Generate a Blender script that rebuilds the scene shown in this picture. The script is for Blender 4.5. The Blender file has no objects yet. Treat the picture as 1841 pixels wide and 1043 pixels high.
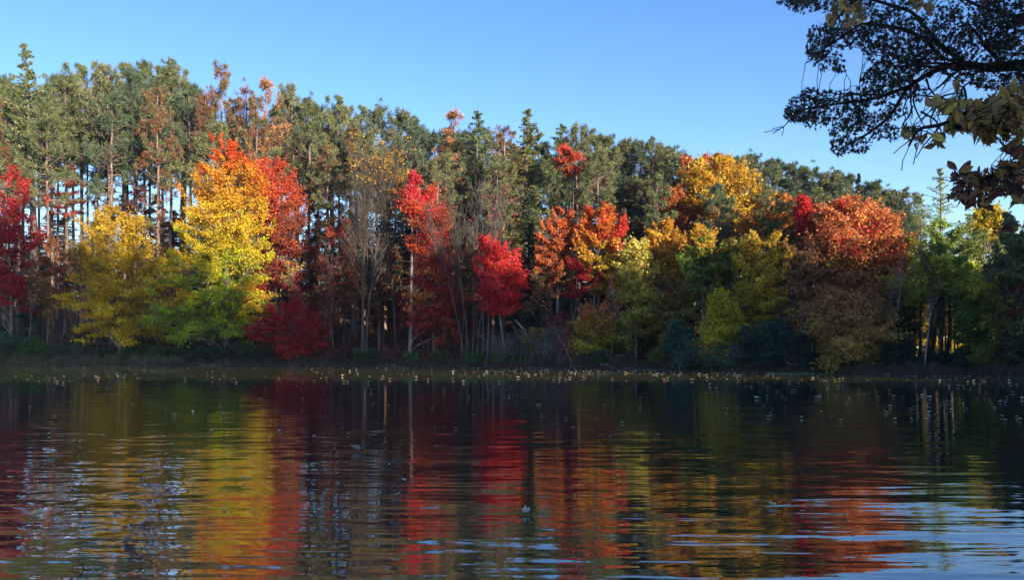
import bpy, math
import numpy as np
C = bpy.context.scene.collection
SC = bpy.context.scene
R = math.radians
# ------------------------------------------------------------------ camera, sky, sun, exposure
CAM_H = 1.4; FPX = 1445.0; HOR = 626.0; CX = 920.5
cam_d = bpy.data.cameras.new('camera'); cam = bpy.data.objects.new('camera', cam_d); C.objects.link(cam)
cam.location = (0, 0, CAM_H); cam.rotation_euler = (R(90), 0, 0)
cam_d.sensor_width = 36; cam_d.lens = 36*FPX/1841; cam_d.shift_y = (HOR-521.5)/1841
cam_d.clip_start = .05; cam_d.clip_end = 6000
SC.camera = cam
SUN_AZ, SUN_EL = 35.0, 12.0          # degrees right of straight behind the camera, elevation
to_sun = np.array([math.sin(R(SUN_AZ))*math.cos(R(SUN_EL)), -math.cos(R(SUN_AZ))*math.cos(R(SUN_EL)), math.sin(R(SUN_EL))])
W = bpy.data.worlds.new('World'); SC.world = W; W.use_nodes = True
wn = W.node_tree; bg = wn.nodes['Background']
sky = wn.nodes.new('ShaderNodeTexSky'); sky.sky_type = 'NISHITA'; sky.sun_disc = False
sky.sun_elevation = R(SUN_EL); sky.sun_rotation = math.atan2(to_sun[0], to_sun[1])
sky.ozone_density = 2.2; sky.air_density = 1.0; sky.dust_density = 0.3
hs = wn.nodes.new('ShaderNodeHueSaturation'); hs.inputs['Saturation'].default_value = 1.28
hs.inputs['Hue'].default_value = 0.52
wn.links.new(sky.outputs[0], hs.inputs['Color']); wn.links.new(hs.outputs[0], bg.inputs[0])
bg.inputs[1].default_value = 0.135
sd = bpy.data.lights.new('sun', 'SUN'); sun = bpy.data.objects.new('sun', sd); C.objects.link(sun)
sd.energy = 4.4; sd.angle = R(.5); sd.color = (1, .87, .7)
import mathutils
sun.rotation_euler = mathutils.Vector(to_sun).to_track_quat('Z', 'Y').to_euler()
sun.location = (30, -30, 40)
SC.view_settings.view_transform = 'Standard'; SC.view_settings.look = 'None'
SC.view_settings.exposure = 1.32; SC.view_settings.gamma = 1
SC.cycles.max_bounces = 6; SC.cycles.transparent_max_bounces = 4
SC.cycles.diffuse_bounces = 3; SC.cycles.glossy_bounces = 3; SC.cycles.transmission_bounces = 2
SC.cycles.sample_clamp_indirect = 4

# ------------------------------------------------------------------ helpers
def at(px, py, D):
    return np.array([(px-CX)/FPX*D, D, CAM_H-(py-HOR)/FPX*D])
SX = np.array([-170,-130,-90,-44,-28.8,-14,0,9.3,14.6,23.9,32,40,45,48,60.])
SY = np.array([5,60,77,70,67,62.5,55,49.5,45,37.5,30,17,5,-4,-30.])
def shore(x):
    x = np.asarray(x, float)
    return np.interp(x, SX, SY) + .35*np.sin(x*.9)+.25*np.sin(x*2.3+1)+.5*np.sin(x*.31)
def near_shore(x):
    x = np.asarray(x, float)
    return np.interp(x, [-60, -6, 4, 7, 10, 20, 40], [3, 1.3, 1.3, 4.2, 6.0, 6.0, 5.0])
def sdist(x, y):
    d = np.maximum(y-shore(x), near_shore(x)-y)
    return np.maximum(d, -(x+150))
def ground_z(x, y):
    x = np.asarray(x, float); y = np.asarray(y, float)
    d = sdist(x, y)
    far = y > 30
    top = np.interp(x, [-80,-40,0,12,22,60], [6,6,5.5,3.2,1.0,.6])
    top = np.where(far, top, 1.6)
    s = np.clip((d-2)/30, 0, 1); s = s*s*(3-2*s)
    b = np.clip((d+.6)/1.6, 0, 1)
    z = -1.0*np.clip(-d/3, 0, 1) - .06 + .42*b + top*s
    z = z + np.where(d > 0, .12*np.sin(x*.7+y*.5)*np.sin(y*.45-x*.2)*np.clip(d/4, 0, 1), 0)
    rise = np.clip((d-32)/16, 0, 1); z = z+np.where(far, 2.2*rise*rise*(3-2*rise), 0)*np.interp(x, [5, 25], [1, 0])
    fall = np.clip((d-60)/60, 0, 1)
    return z*(1-.7*fall)
def mesh_obj(name, V, F, mat, parent=None, tint=None, smooth=False, loops=None):
    """F: (n,k) int array of equal-size polygons"""
    V = np.asarray(V, np.float32); F = np.asarray(F, np.int32)
    me = bpy.data.meshes.new(name)
    me.vertices.add(len(V)); me.vertices.foreach_set('co', V.ravel())
    n, k = F.shape
    me.loops.add(n*k); me.loops.foreach_set('vertex_index', F.ravel())
    me.polygons.add(n); me.polygons.foreach_set('loop_start', np.arange(0, n*k, k, dtype=np.int32))
    if smooth: me.polygons.foreach_set('use_smooth', np.ones(n, bool))
    else: me.polygons.foreach_set('use_smooth', np.zeros(n, bool))
    me.update(calc_edges=True)
    if tint is not None:
        a = me.attributes.new('tint', 'FLOAT_COLOR', 'POINT')
        col = np.ones((len(V), 4), np.float32); col[:, :3] = tint
        a.data.foreach_set('color', col.ravel())
    me.materials.append(mat)
    o = bpy.data.objects.new(name, me); C.objects.link(o)
    if parent is not None: o.parent = parent
    return o
def tag(o, label=None, cat=None, group=None, kind=None):
    if label: o['label'] = label
    if cat: o['category'] = cat
    if group: o['group'] = group
    if kind: o['kind'] = kind
    return o
def empty(name, loc):
    o = bpy.data.objects.new(name, None); C.objects.link(o); o.location = tuple(float(v) for v in loc)
    o.empty_display_size = .3
    return o
def tubes(P, Rr, sides=5):
    """P (M,K,3), Rr (M,K) -> verts, quads"""
    P = np.asarray(P, float); Rr = np.asarray(Rr, float); M, K, _ = P.shape
    T = np.gradient(P, axis=1); T /= np.linalg.norm(T, axis=2, keepdims=True)+1e-9
    ref = np.where(np.abs(T[:, :1, 2:3]) > .8, np.array([1., 0, 0]), np.array([0, 0, 1.]))
    U = np.cross(T, np.broadcast_to(ref, T.shape)); U /= np.linalg.norm(U, axis=2, keepdims=True)+1e-9
    Wv = np.cross(T, U)
    a = np.arange(sides)/sides*2*np.pi
    V = P[:, :, None, :] + Rr[:, :, None, None]*(np.cos(a)[None, None, :, None]*U[:, :, None, :]+np.sin(a)[None, None, :, None]*Wv[:, :, None, :])
    idx = np.arange(M*K*sides).reshape(M, K, sides)
    a0 = idx[:, :-1, :]; b0 = np.roll(a0, -1, 2); a1 = idx[:, 1:, :]; b1 = np.roll(a1, -1, 2)
    F = np.stack([a0, b0, b1, a1], -1).reshape(-1, 4)
    return V.reshape(-1, 3), F
def join(parts):
    Vs, Fs, n = [], [], 0
    for V, F in parts:
        if len(V) == 0: continue
        Vs.append(V); Fs.append(F+n); n += len(V)
    return np.concatenate(Vs), np.concatenate(Fs)
def unit(v): return v/(np.linalg.norm(v, axis=-1, keepdims=True)+1e-9)
def resample(pts, K):
    pts = np.asarray(pts, float); s = np.linspace(0, len(pts)-1, K)
    return np.stack([np.interp(s, np.arange(len(pts)), pts[:, i]) for i in range(3)], 1)
def curve(rng, A, B, K=6, sag=0., wob=.0):
    """batch of curved polylines A->B (M,3)"""
    t = np.linspace(0, 1, K)[None, :, None]
    P = A[:, None]*(1-t)+B[:, None]*t
    P[:, :, 2] += (4*t*(1-t))[:, :, 0]*sag
    L = np.linalg.norm(B-A, axis=1)[:, None, None]
    P[:, 1:-1] += rng.normal(size=P[:, 1:-1].shape)*wob*L
    return P
def grow(rng, P, Rr, n, ang, lenf, t0=.25, t1=1., up=.1, K=4, rf=.5, jit=.3):
    """children on each parent polyline"""
    M, Kp, _ = P.shape
    t = np.sort(rng.uniform(t0, t1, (M, n)), 1)
    s = t*(Kp-1); i = np.minimum(s.astype(int), Kp-2); f = (s-i)[..., None]
    r = np.arange(M)[:, None]
    A = P[r, i]*(1-f)+P[r, i+1]*f
    d = unit(P[r, i+1]-P[r, i])
    rad = Rr[r, i]*(1-f[..., 0])+Rr[r, i+1]*f[..., 0]
    rnd = rng.normal(size=d.shape); perp = unit(rnd-(rnd*d).sum(-1, keepdims=True)*d)
    a = ang*rng.uniform(.6, 1.3, (M, n, 1))
    nd = d*np.cos(a)+perp*np.sin(a); nd[..., 2] += up; nd = unit(nd)
    L = np.linalg.norm(P[:, -1]-P[:, 0], axis=1)[:, None]*lenf*(1.15-.6*t)*rng.uniform(1-jit, 1+jit, (M, n))
    A = A.reshape(-1, 3); nd = nd.reshape(-1, 3); L = L.reshape(-1, 1); rad = rad.reshape(-1)*rf
    tt = np.linspace(0, 1, K)[None, :, None]
    Q = A[:, None]+nd[:, None]*L[:, None]*tt
    Q[:, 1:, :] += np.cumsum(rng.normal(size=(len(A), K-1, 3))*L[:, None]*.035, 1)
    Q[:, :, 2] += (tt[..., 0]**2)*L*up*.8
    return Q, rad[:, None]*np.linspace(1, .35, K)[None]
def leaf_quads(rng, Pc, out, size, upw=.35, outw=.5, rnd=.7, elong=1.25):
    """small folded diamond leaves at Pc facing partly along out"""
    n = len(Pc)
    N = unit(np.array([0, 0, upw])+out*outw+rng.normal(size=(n, 3))*rnd)
    A = unit(np.cross(N, rng.normal(size=(n, 3)))); B = np.cross(N, A)
    s = (size*rng.uniform(.6, 1.35, n))[:, None]
    f = N*s*.18
    V = np.stack([Pc-A*s*.5*elong, Pc+B*s*.42+f, Pc+A*s*.5*elong, Pc-B*s*.42+f], 1)
    return V.reshape(-1, 3), np.arange(4*n).reshape(-1, 4)

# ------------------------------------------------------------------ materials
def new_mat(name):
    m = bpy.data.materials.new(name); m.use_nodes = True; nt = m.node_tree
    return m, nt, nt.nodes['Principled BSDF']
def leaf_mat(name, trans=.35, rough=.6, spec=.25):
    m, nt, p = new_mat(name); out = nt.nodes['Material Output']
    at_ = nt.nodes.new('ShaderNodeAttribute'); at_.attribute_name = 'tint'
    tc = nt.nodes.new('ShaderNodeNewGeometry'); nz = nt.nodes.new('ShaderNodeTexNoise'); nz.inputs['Scale'].default_value = 6
    nt.links.new(tc.outputs['Position'], nz.inputs['Vector'])
    mr = nt.nodes.new('ShaderNodeMapRange'); mr.inputs[3].default_value = .78; mr.inputs[4].default_value = 1.2
    nt.links.new(nz.outputs[0], mr.inputs[0])
    mx = nt.nodes.new('ShaderNodeVectorMath'); mx.operation = 'SCALE'
    nt.links.new(at_.outputs['Color'], mx.inputs[0]); nt.links.new(mr.outputs[0], mx.inputs['Scale'])
    nt.links.new(mx.outputs[0], p.inputs['Base Color']); p.inputs['Roughness'].default_value = rough
    p.inputs['Specular IOR Level'].default_value = spec
    tr = nt.nodes.new('ShaderNodeBsdfTranslucent'); nt.links.new(mx.outputs[0], tr.inputs[0])
    ms = nt.nodes.new('ShaderNodeMixShader'); ms.inputs[0].default_value = trans
    nt.links.new(p.outputs[0], ms.inputs[1]); nt.links.new(tr.outputs[0], ms.inputs[2]); nt.links.new(ms.outputs[0], out.inputs[0])
    return m
def bark_mat(name, c1, c2, sc=3.):
    m, nt, p = new_mat(name)
    g = nt.nodes.new('ShaderNodeNewGeometry'); mp = nt.nodes.new('ShaderNodeMapping'); mp.inputs['Scale'].default_value = (sc*3, sc*3, sc*.6)
    nt.links.new(g.outputs['Position'], mp.inputs[0])
    nz = nt.nodes.new('ShaderNodeTexNoise'); nz.inputs['Scale'].default_value = 1; nz.inputs['Detail'].default_value = 4
    nt.links.new(mp.outputs[0], nz.inputs['Vector'])
    cr = nt.nodes.new('ShaderNodeValToRGB'); cr.color_ramp.elements[0].position = .35; cr.color_ramp.elements[1].position = .65
    cr.color_ramp.elements[0].color = (*c1, 1); cr.color_ramp.elements[1].color = (*c2, 1)
    nt.links.new(nz.outputs[0], cr.inputs[0]); nt.links.new(cr.outputs[0], p.inputs['Base Color'])
    p.inputs['Roughness'].default_value = .9; p.inputs['Specular IOR Level'].default_value = .15
    bp = nt.nodes.new('ShaderNodeBump'); bp.inputs['Strength'].default_value = .6; bp.inputs['Distance'].default_value = .03
    nt.links.new(nz.outputs[0], bp.inputs['Height']); nt.links.new(bp.outputs[0], p.inputs['Normal'])
    return m
LEAF = leaf_mat('broad_leaf', .42); NEEDLE = leaf_mat('needle', .15, .55, .3); NEAR_LEAF = leaf_mat('near_leaf', .45, .5, .4)
BARK = bark_mat('grey_bark', (.06, .05, .045), (.2, .17, .15)); BARK_PINE = bark_mat('pine_bark', (.09, .06, .05), (.34, .24, .19))
BARK_DARK = bark_mat('dark_bark', (.02, .017, .015), (.06, .05, .042), 8); BARK_PALE = bark_mat('pale_bark', (.11, .1, .09), (.3, .28, .25))
TWIG = bark_mat('twig_bark', (.05, .04, .032), (.13, .105, .085), 2)

# ground
m, nt, p = new_mat('leaf_littered_ground')
g = nt.nodes.new('ShaderNodeNewGeometry')
n1 = nt.nodes.new('ShaderNodeTexNoise'); n1.inputs['Scale'].default_value = 5; n1.inputs['Detail'].default_value = 8; n1.inputs['Roughness'].default_value = .75
n2 = nt.nodes.new('ShaderNodeTexVoronoi'); n2.inputs['Scale'].default_value = 7
n3 = nt.nodes.new('ShaderNodeTexNoise'); n3.inputs['Scale'].default_value = .25
for q in (n1, n2, n3): nt.links.new(g.outputs['Position'], q.inputs['Vector'])
cr = nt.nodes.new('ShaderNodeValToRGB'); e = cr.color_ramp.elements
e[0].position = .3; e[0].color = (.025, .016, .012, 1); e[1].position = .75; e[1].color = (.2, .1, .055, 1)
e2 = e.new(.52); e2.color = (.09, .045, .028, 1)
mxc = nt.nodes.new('ShaderNodeMix'); mxc.data_type = 'RGBA'; mxc.inputs[0].default_value = .35
nt.links.new(n1.outputs[0], cr.inputs[0]); nt.links.new(cr.outputs[0], mxc.inputs[6])
cr2 = nt.nodes.new('ShaderNodeValToRGB'); e = cr2.color_ramp.elements
e[0].color = (.05, .03, .02, 1); e[1].color = (.22, .12, .05, 1)
sp = nt.nodes.new('ShaderNodeSeparateColor'); nt.links.new(n2.outputs['Color'], sp.inputs[0]); nt.links.new(sp.outputs[0], cr2.inputs[0])
nt.links.new(cr2.outputs[0], mxc.inputs[7]); nt.links.new(mxc.outputs[2], p.inputs['Base Color'])
p.inputs['Roughness'].default_value = 1; p.inputs['Specular IOR Level'].default_value = .1
bp = nt.nodes.new('ShaderNodeBump'); bp.inputs['Distance'].default_value = .08; nt.links.new(n1.outputs[0], bp.inputs['Height']); nt.links.new(bp.outputs[0], p.inputs['Normal'])
GROUND = m

# water
WATER_SLOPE = 1.0
m, nt, p = new_mat('lake_water'); out = nt.nodes['Material Output']; nt.nodes.remove(p)
L = nt.links.new; N_ = nt.nodes.new
g = N_('ShaderNodeNewGeometry'); sep = N_('ShaderNodeSeparateXYZ'); L(g.outputs['Position'], sep.inputs[0])
def math_n(op, a, b=None, c=None):
    n = N_('ShaderNodeMath'); n.operation = op
    for i, v in enumerate((a, b, c)):
        if v is None: continue
        if isinstance(v, (int, float)): n.inputs[i].default_value = v
        else: L(v, n.inputs[i])
    return n.outputs[0]
def slope_noise(scale, off, detail=2, dist=0.):
    mp = N_('ShaderNodeMapping'); mp.inputs['Scale'].default_value = scale; mp.inputs['Location'].default_value = off
    L(g.outputs['Position'], mp.inputs[0])
    nz = N_('ShaderNodeTexNoise'); nz.inputs['Scale'].default_value = 1; nz.inputs['Detail'].default_value = detail; nz.inputs['Distortion'].default_value = dist
    L(mp.outputs[0], nz.inputs['Vector'])
    s = N_('ShaderNodeSeparateColor'); L(nz.outputs['Color'], s.inputs[0])
    return math_n('SUBTRACT', s.outputs[0], .5), math_n('SUBTRACT', s.outputs[1], .5)
def mrange(v, a, b, c, d):
    n = N_('ShaderNodeMapRange'); n.interpolation_type = 'SMOOTHSTEP'; L(v, n.inputs[0])
    for i, q in enumerate((a, b, c, d)): n.inputs[i+1].default_value = q
    return n.outputs[0]
ax, ay = slope_noise((1.0, 8.5, 1), (3, 1, 0), 2.5, .3)      # long crested ripples
bx_, by_ = slope_noise((2.6, 20.0, 1), (9, 4, 0), 2)          # fine ripples
cx_, cy_ = slope_noise((2.8, 4.6, 1), (2, 8, 0), 2, .8)      # choppy wavelets, near left
dx_, dy_ = slope_noise((.5, 2.3, 1), (5, 5, 0), 1.5, .2)   # slow swell, near right
Y = sep.outputs['Y']; X = sep.outputs['X']
nearw = mrange(Y, 4.6, 9.5, 1, 0); mid = mrange(Y, 12, 34, 1, .35); calm = mrange(Y, 28, 36, 1, .35)
leftw = mrange(X, -4, -.8, 1, .12)
wA = math_n('MULTIPLY', math_n('MULTIPLY', mid, calm), .16)
wB = math_n('MULTIPLY', math_n('MULTIPLY', mid, calm), .12)
wC = math_n('MULTIPLY', math_n('MULTIPLY', mrange(Y, 6, 15, 1, 0), leftw), .19)
wD = math_n('MULTIPLY', math_n('MULTIPLY', nearw, mrange(X, -1.5, 3, .45, 1.15)), .19)
def mad(terms):
    acc = None
    for a, b in terms:
        t = math_n('MULTIPLY', a, b); acc = t if acc is None else math_n('ADD', acc, t)
    return acc
sy = mad([(ay, wA), (by_, wB), (cy_, wC), (dy_, wD)])
sx = mad([(math_n('MULTIPLY', ax, .12), wA), (math_n('MULTIPLY', bx_, .25), wB), (math_n('MULTIPLY', cx_, .6), wC), (math_n('MULTIPLY', dx_, .3), wD)])
cmb = N_('ShaderNodeCombineXYZ'); L(sx, cmb.inputs[0]); L(sy, cmb.inputs[1]); cmb.inputs[2].default_value = 1
nv = N_('ShaderNodeVectorMath'); nv.operation = 'NORMALIZE'; L(cmb.outputs[0], nv.inputs[0])
gl = N_('ShaderNodeBsdfGlossy'); gl.inputs['Roughness'].default_value = .03; gl.inputs['Color'].default_value = (1, 1, 1, 1)
L(nv.outputs[0], gl.inputs['Normal'])
df = N_('ShaderNodeBsdfDiffuse')
sunlit_tone = mrange(Y, 27, 38, 0, 1)  # far water painted browner, the way murky water looks in full sun
mc = N_('ShaderNodeMix'); mc.data_type = 'RGBA'; L(sunlit_tone, mc.inputs[0]); mc.inputs[6].default_value = (.012, .018, .015, 1); mc.inputs[7].default_value = (.13, .105, .035, 1)
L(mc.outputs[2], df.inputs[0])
fr = N_('ShaderNodeFresnel'); fr.inputs[0].default_value = 2.6
L(nv.outputs[0], fr.inputs['Normal'])
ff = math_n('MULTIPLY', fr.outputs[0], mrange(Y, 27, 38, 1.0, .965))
ms = N_('ShaderNodeMixShader'); L(ff, ms.inputs[0]); L(df.outputs[0], ms.inputs[1]); L(gl.outputs[0], ms.inputs[2]); L(ms.outputs[0], out.inputs[0])
WATER = m

# ------------------------------------------------------------------ ground, lake
def grid(xs, ys, zf):
    Xg, Yg = np.meshgrid(xs, ys); Z = zf(Xg, Yg)
    V = np.stack([Xg, Yg, Z], -1).reshape(-1, 3); nx = len(xs); ny = len(ys)
    i = (np.arange(ny-1)[:, None]*nx+np.arange(nx-1)[None]).reshape(-1)
    return V, np.stack([i, i+1, i+nx+1, i+nx], 1)
far = np.array([240, 330, 500, 800, 1300, 2100, 3500.])
xs = np.concatenate([-far[::-1], np.arange(-180, -60, 3), np.arange(-60, 60, .6), np.arange(60, 181, 3), far])
ys = np.concatenate([-far[::-1], np.arange(-120, -6, 3), np.arange(-6, 110, .6), np.arange(110, 190, 4), far])
V, F = grid(xs, ys, ground_z)
o = mesh_obj('ground', V, F, GROUND, smooth=True); tag(o, kind='structure')
V, F = grid(np.linspace(-175, 62, 30), np.linspace(-40, 100, 20), lambda x, y: x*0)
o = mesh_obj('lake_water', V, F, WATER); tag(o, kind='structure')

# ------------------------------------------------------------------ tree builders
def clump_leaves(rng, cen, outd, rc, lpc, leaf, flat=.27):
    M = len(cen)
    tang = unit(np.cross(outd, np.array([0, 0, 1.]))+1e-6)
    upd = unit(np.cross(tang, outd)); upd = upd*np.sign(upd[:, 2:3]+1e-9)
    g_ = rng.normal(size=(M, lpc, 3))*.55
    g_ *= rc[:, None, None]
    P = cen[:, None]+outd[:, None]*g_[..., :1]*1.35+tang[:, None]*g_[..., 1:2]+upd[:, None]*g_[..., 2:3]*flat*1.4
    return P.reshape(-1, 3), np.repeat(outd, lpc, 0)
def broad_tree(name, label, cat, bx, D, prof, grad, seed, n=220, lpc=90, leaf=.2, trunk=.16, bark=None, jit=.12, alt=None,
               group=None, base_py=None, rc=None, depth=.8, lean=0, stems=1, lmat=None, hollow=.45, droop=0., limbs=1, twigs=0, world=None, csv=.16, upsw=.35, bough=1.):
    """prof: rows (image y, left, right) seen at distance D; turned into a real 3-D envelope."""
    rng = np.random.default_rng(seed); bark = bark or BARK; lmat = lmat or LEAF
    if leaf < .3: lpc = int(lpc*1.55); leaf *= .76
    if world is None:
        pr = np.array([[CAM_H-(y-HOR)/FPX*D, (a-CX)/FPX*D, (b-CX)/FPX*D] for y, a, b in prof])
        X0 = (bx-CX)/FPX*D
    else: pr = np.array(world); X0 = bx
    pr = pr[np.argsort(pr[:, 0])]
    Z0 = float(ground_z(X0, D))-.05
    root = empty(name, (X0, D, Z0)); tag(root, label, cat, group)
    o0 = np.array([X0, D, Z0]); zt, zb = pr[-1, 0], pr[0, 0]
    wid = lambda z: (np.interp(z, pr[:, 0], pr[:, 2])-np.interp(z, pr[:, 0], pr[:, 1]))/2
    mid_ = lambda z: (np.interp(z, pr[:, 0], pr[:, 2])+np.interp(z, pr[:, 0], pr[:, 1]))/2
    zs = np.linspace(zb, zt, 200); ww = wid(zs)**1.1+.15; cdf = np.cumsum(ww)/ww.sum()
    z = np.interp(rng.uniform(size=n), cdf, zs); w = wid(z); md = mid_(z)
    mw = ww.max()
    mw_ = wid(zs).max(); per = 9; nb = max(4, n//per)
    # boughs first, then leaf sprays strung along each bough, so that gaps and overhangs form between them
    zb_ = np.interp((np.arange(nb)+rng.uniform(size=nb))/nb, cdf, zs); wb = wid(zb_); mb = mid_(zb_)
    ph = np.cumsum(rng.uniform(1.6, 3.2, nb)); rb = rng.uniform(.2, .8, nb)**.8
    wyb = np.maximum(wb, .3*mw_)*depth
    cb_ = np.stack([mb+rb*wb*np.cos(ph), D+rb*wyb*np.sin(ph), zb_], 1)
    relb = (zb_-zb)/(zt-zb)
    ob = np.stack([np.cos(ph), np.sin(ph), relb*1.7-.35-droop], 1)*np.array([1, 1, 1.]); ob = unit(ob+rng.normal(size=ob.shape)*.18)
    Lb_ = (.1*mw_+.48*wb)*rng.uniform(.7, 1.3, nb)*bough
    bi = np.repeat(np.arange(nb), per)[:n]
    if len(bi) < n: bi = np.concatenate([bi, rng.integers(0, nb, n-len(bi))])
    tb = unit(np.cross(ob, np.array([0, 0, 1.]))); ub = np.cross(tb, ob)
    u = rng.uniform(-.75, 1, n); wd = (1.05-.55*np.clip(u, 0, 1))
    cen = cb_[bi]+ob[bi]*(u*Lb_[bi]*.75)[:, None]+tb[bi]*(rng.normal(size=n)*.36*wd*Lb_[bi])[:, None]+ub[bi]*(rng.normal(size=n)*.085*Lb_[bi])[:, None]
    cen[:, 2] -= np.clip(u, 0, 1)**2*.12*Lb_[bi]*(1-relb[bi])
    z = cen[:, 2]; w = np.maximum(wid(np.clip(z, zb, zt)), .05*mw_); md = mid_(np.clip(z, zb, zt))
    ex = (cen[:, 0]-md)/w; cen[:, 0] = md+np.sign(ex)*np.minimum(np.abs(ex), .76+.2*rng.uniform(size=n))*w
    ns = max(5, n//13)     # leading shoots that make the outline pointed
    cen[:ns, 2] = zb+(zt-zb)*rng.uniform(.35, 1.0, ns)**.8; qs = rng.choice([-1, 1], ns); cen[:ns, 0] = mid_(cen[:ns, 2])+qs*wid(cen[:ns, 2])*rng.uniform(.4, 1.12, ns); cen[:ns, 1] = D+rng.normal(size=ns)*.3*mw_
    z = cen[:, 2]; w = wid(np.clip(z, zb, zt)); md = mid_(np.clip(z, zb, zt)); rel = (z-zb)/(zt-zb)
    outd = unit(ob[bi]*1.2+rng.normal(size=(n, 3))*.35)
    outd[:ns] = unit(np.stack([qs*.35, rng.normal(size=ns)*.2, np.ones(ns)], 1))
    if rc is None: rc = np.clip(.068*(wid(zs).max()*2), .28, .56)
    rc = min(rc, .56) if world is None else rc
    rcs = rc*rng.uniform(.55, 1.35, n)*np.clip(w/wid(zs).max()*1.6, .5, 1)
    P, od = clump_leaves(rng, cen, outd, rcs, lpc, leaf)
    # colour: gradient by height, each spray drifting a little, each leaf too
    gt = np.array([q[0] for q in grad]); gc = np.array([q[1] for q in grad])
    t = np.clip(rel+rng.normal(size=n)*jit, 0, 1)
    cc = np.stack([np.interp(t, gt, gc[:, i]) for i in range(3)], 1)
    cc *= np.exp(rng.normal(size=(n, 1))*csv)
    if alt:
        for fn_or_p, col in alt:
            msk = (rng.uniform(size=n) < fn_or_p) if isinstance(fn_or_p, (int, float)) else fn_or_p(cen, rng)
            cc[msk] = np.array(col)*np.exp(rng.normal(size=(msk.sum(), 1))*.12)
    cl = np.repeat(cc, lpc, 0)*np.exp(rng.normal(size=(n*lpc, 1))*.22)*(1+rng.normal(size=(n*lpc, 3))*.07)
    Vl, Fl = leaf_quads(rng, P, od, leaf)
    mesh_obj('crown', Vl-o0, Fl, lmat, root, tint=np.repeat(np.clip(cl, .004, .85), 4, 0))
    # trunk and limbs
    parts = []; K = 9; tops = []
    TT = []; TR = []
    for s in range(stems):
        a = np.array([X0+(s-(stems-1)/2)*trunk*2.5, D+rng.normal()*.1*(stems > 1), Z0])
        top = np.array([mid_(zt-.1*(zt-zb))+rng.normal()*.2+(s-(stems-1)/2)*.15*mw, D+rng.normal()*.3, zt-.08*(zt-zb)])
        pts = curve(rng, a[None], top[None], K, 0, .006)[0]
        pts[:, 0] = a[0]+(top[0]-a[0])*np.linspace(0, 1, K)**1.3+rng.normal(size=K)*.05*np.linspace(0, 1, K)+lean*np.sin(np.linspace(0, np.pi, K))
        r = trunk*np.linspace(1, .12, K); r[0] *= 1.35
        TT.append(pts); TR.append(r)
    TT = np.array(TT); TR = np.array(TR)
    V, F = tubes(TT, TR, 8); mesh_obj('trunk', V-o0, F, bark, root, smooth=True)
    if limbs:
        nl = max(6, n//14); sel = rng.choice(n, nl, replace=n < nl)
        E = cen[sel]*np.array([1, 1, 1])*.85+np.stack([md[sel], np.full(nl, D), z[sel]], 1)*.15
        si = rng.integers(0, stems, nl)
        hz = np.linalg.norm(E[:, :2]-np.array([X0, D]), axis=1)
        zA = np.clip(E[:, 2]-upsw*2*hz-rng.uniform(0, 1, nl), Z0+.35*(zb-Z0)+.3, zt)
        A = np.stack([[np.interp(q, TT[k][:, 2], TT[k][:, 0]), np.interp(q, TT[k][:, 2], TT[k][:, 1]), q] for q, k in zip(zA, si)])
        LP = curve(rng, A, E, 6, .25, .025); rl = trunk*.36*np.clip(1.15-(zA-Z0)/(zt-Z0), .25, 1)
        LR = rl[:, None]*np.linspace(1, .3, 6)[None]
        parts.append(tubes(LP, LR, 5))
        pool = LP[:, 1:].reshape(-1, 3)
        d2 = ((cen[:, None]-pool[None])**2).sum(-1)+np.where(pool[None, :, 2] > cen[:, None, 2]+.2, 4, 0)
        B = pool[d2.argmin(1)]
        TP = curve(rng, B, cen+outd*rcs[:, None]*.8, 4, .05, .03)
        parts.append(tubes(TP, np.full(n, trunk*.09+.006)[:, None]*np.linspace(1, .3, 4)[None], 3))
        if twigs:
            tp, tr = grow(rng, TP, np.full((n, 4), .014), twigs, .7, .5, .2, 1, .15, 3, 1.)
            parts.append(tubes(tp, np.maximum(tr, .007), 3))
        V, F = join(parts); mesh_obj('limbs', V-o0, F, bark, root, smooth=True)
    return root
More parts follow.
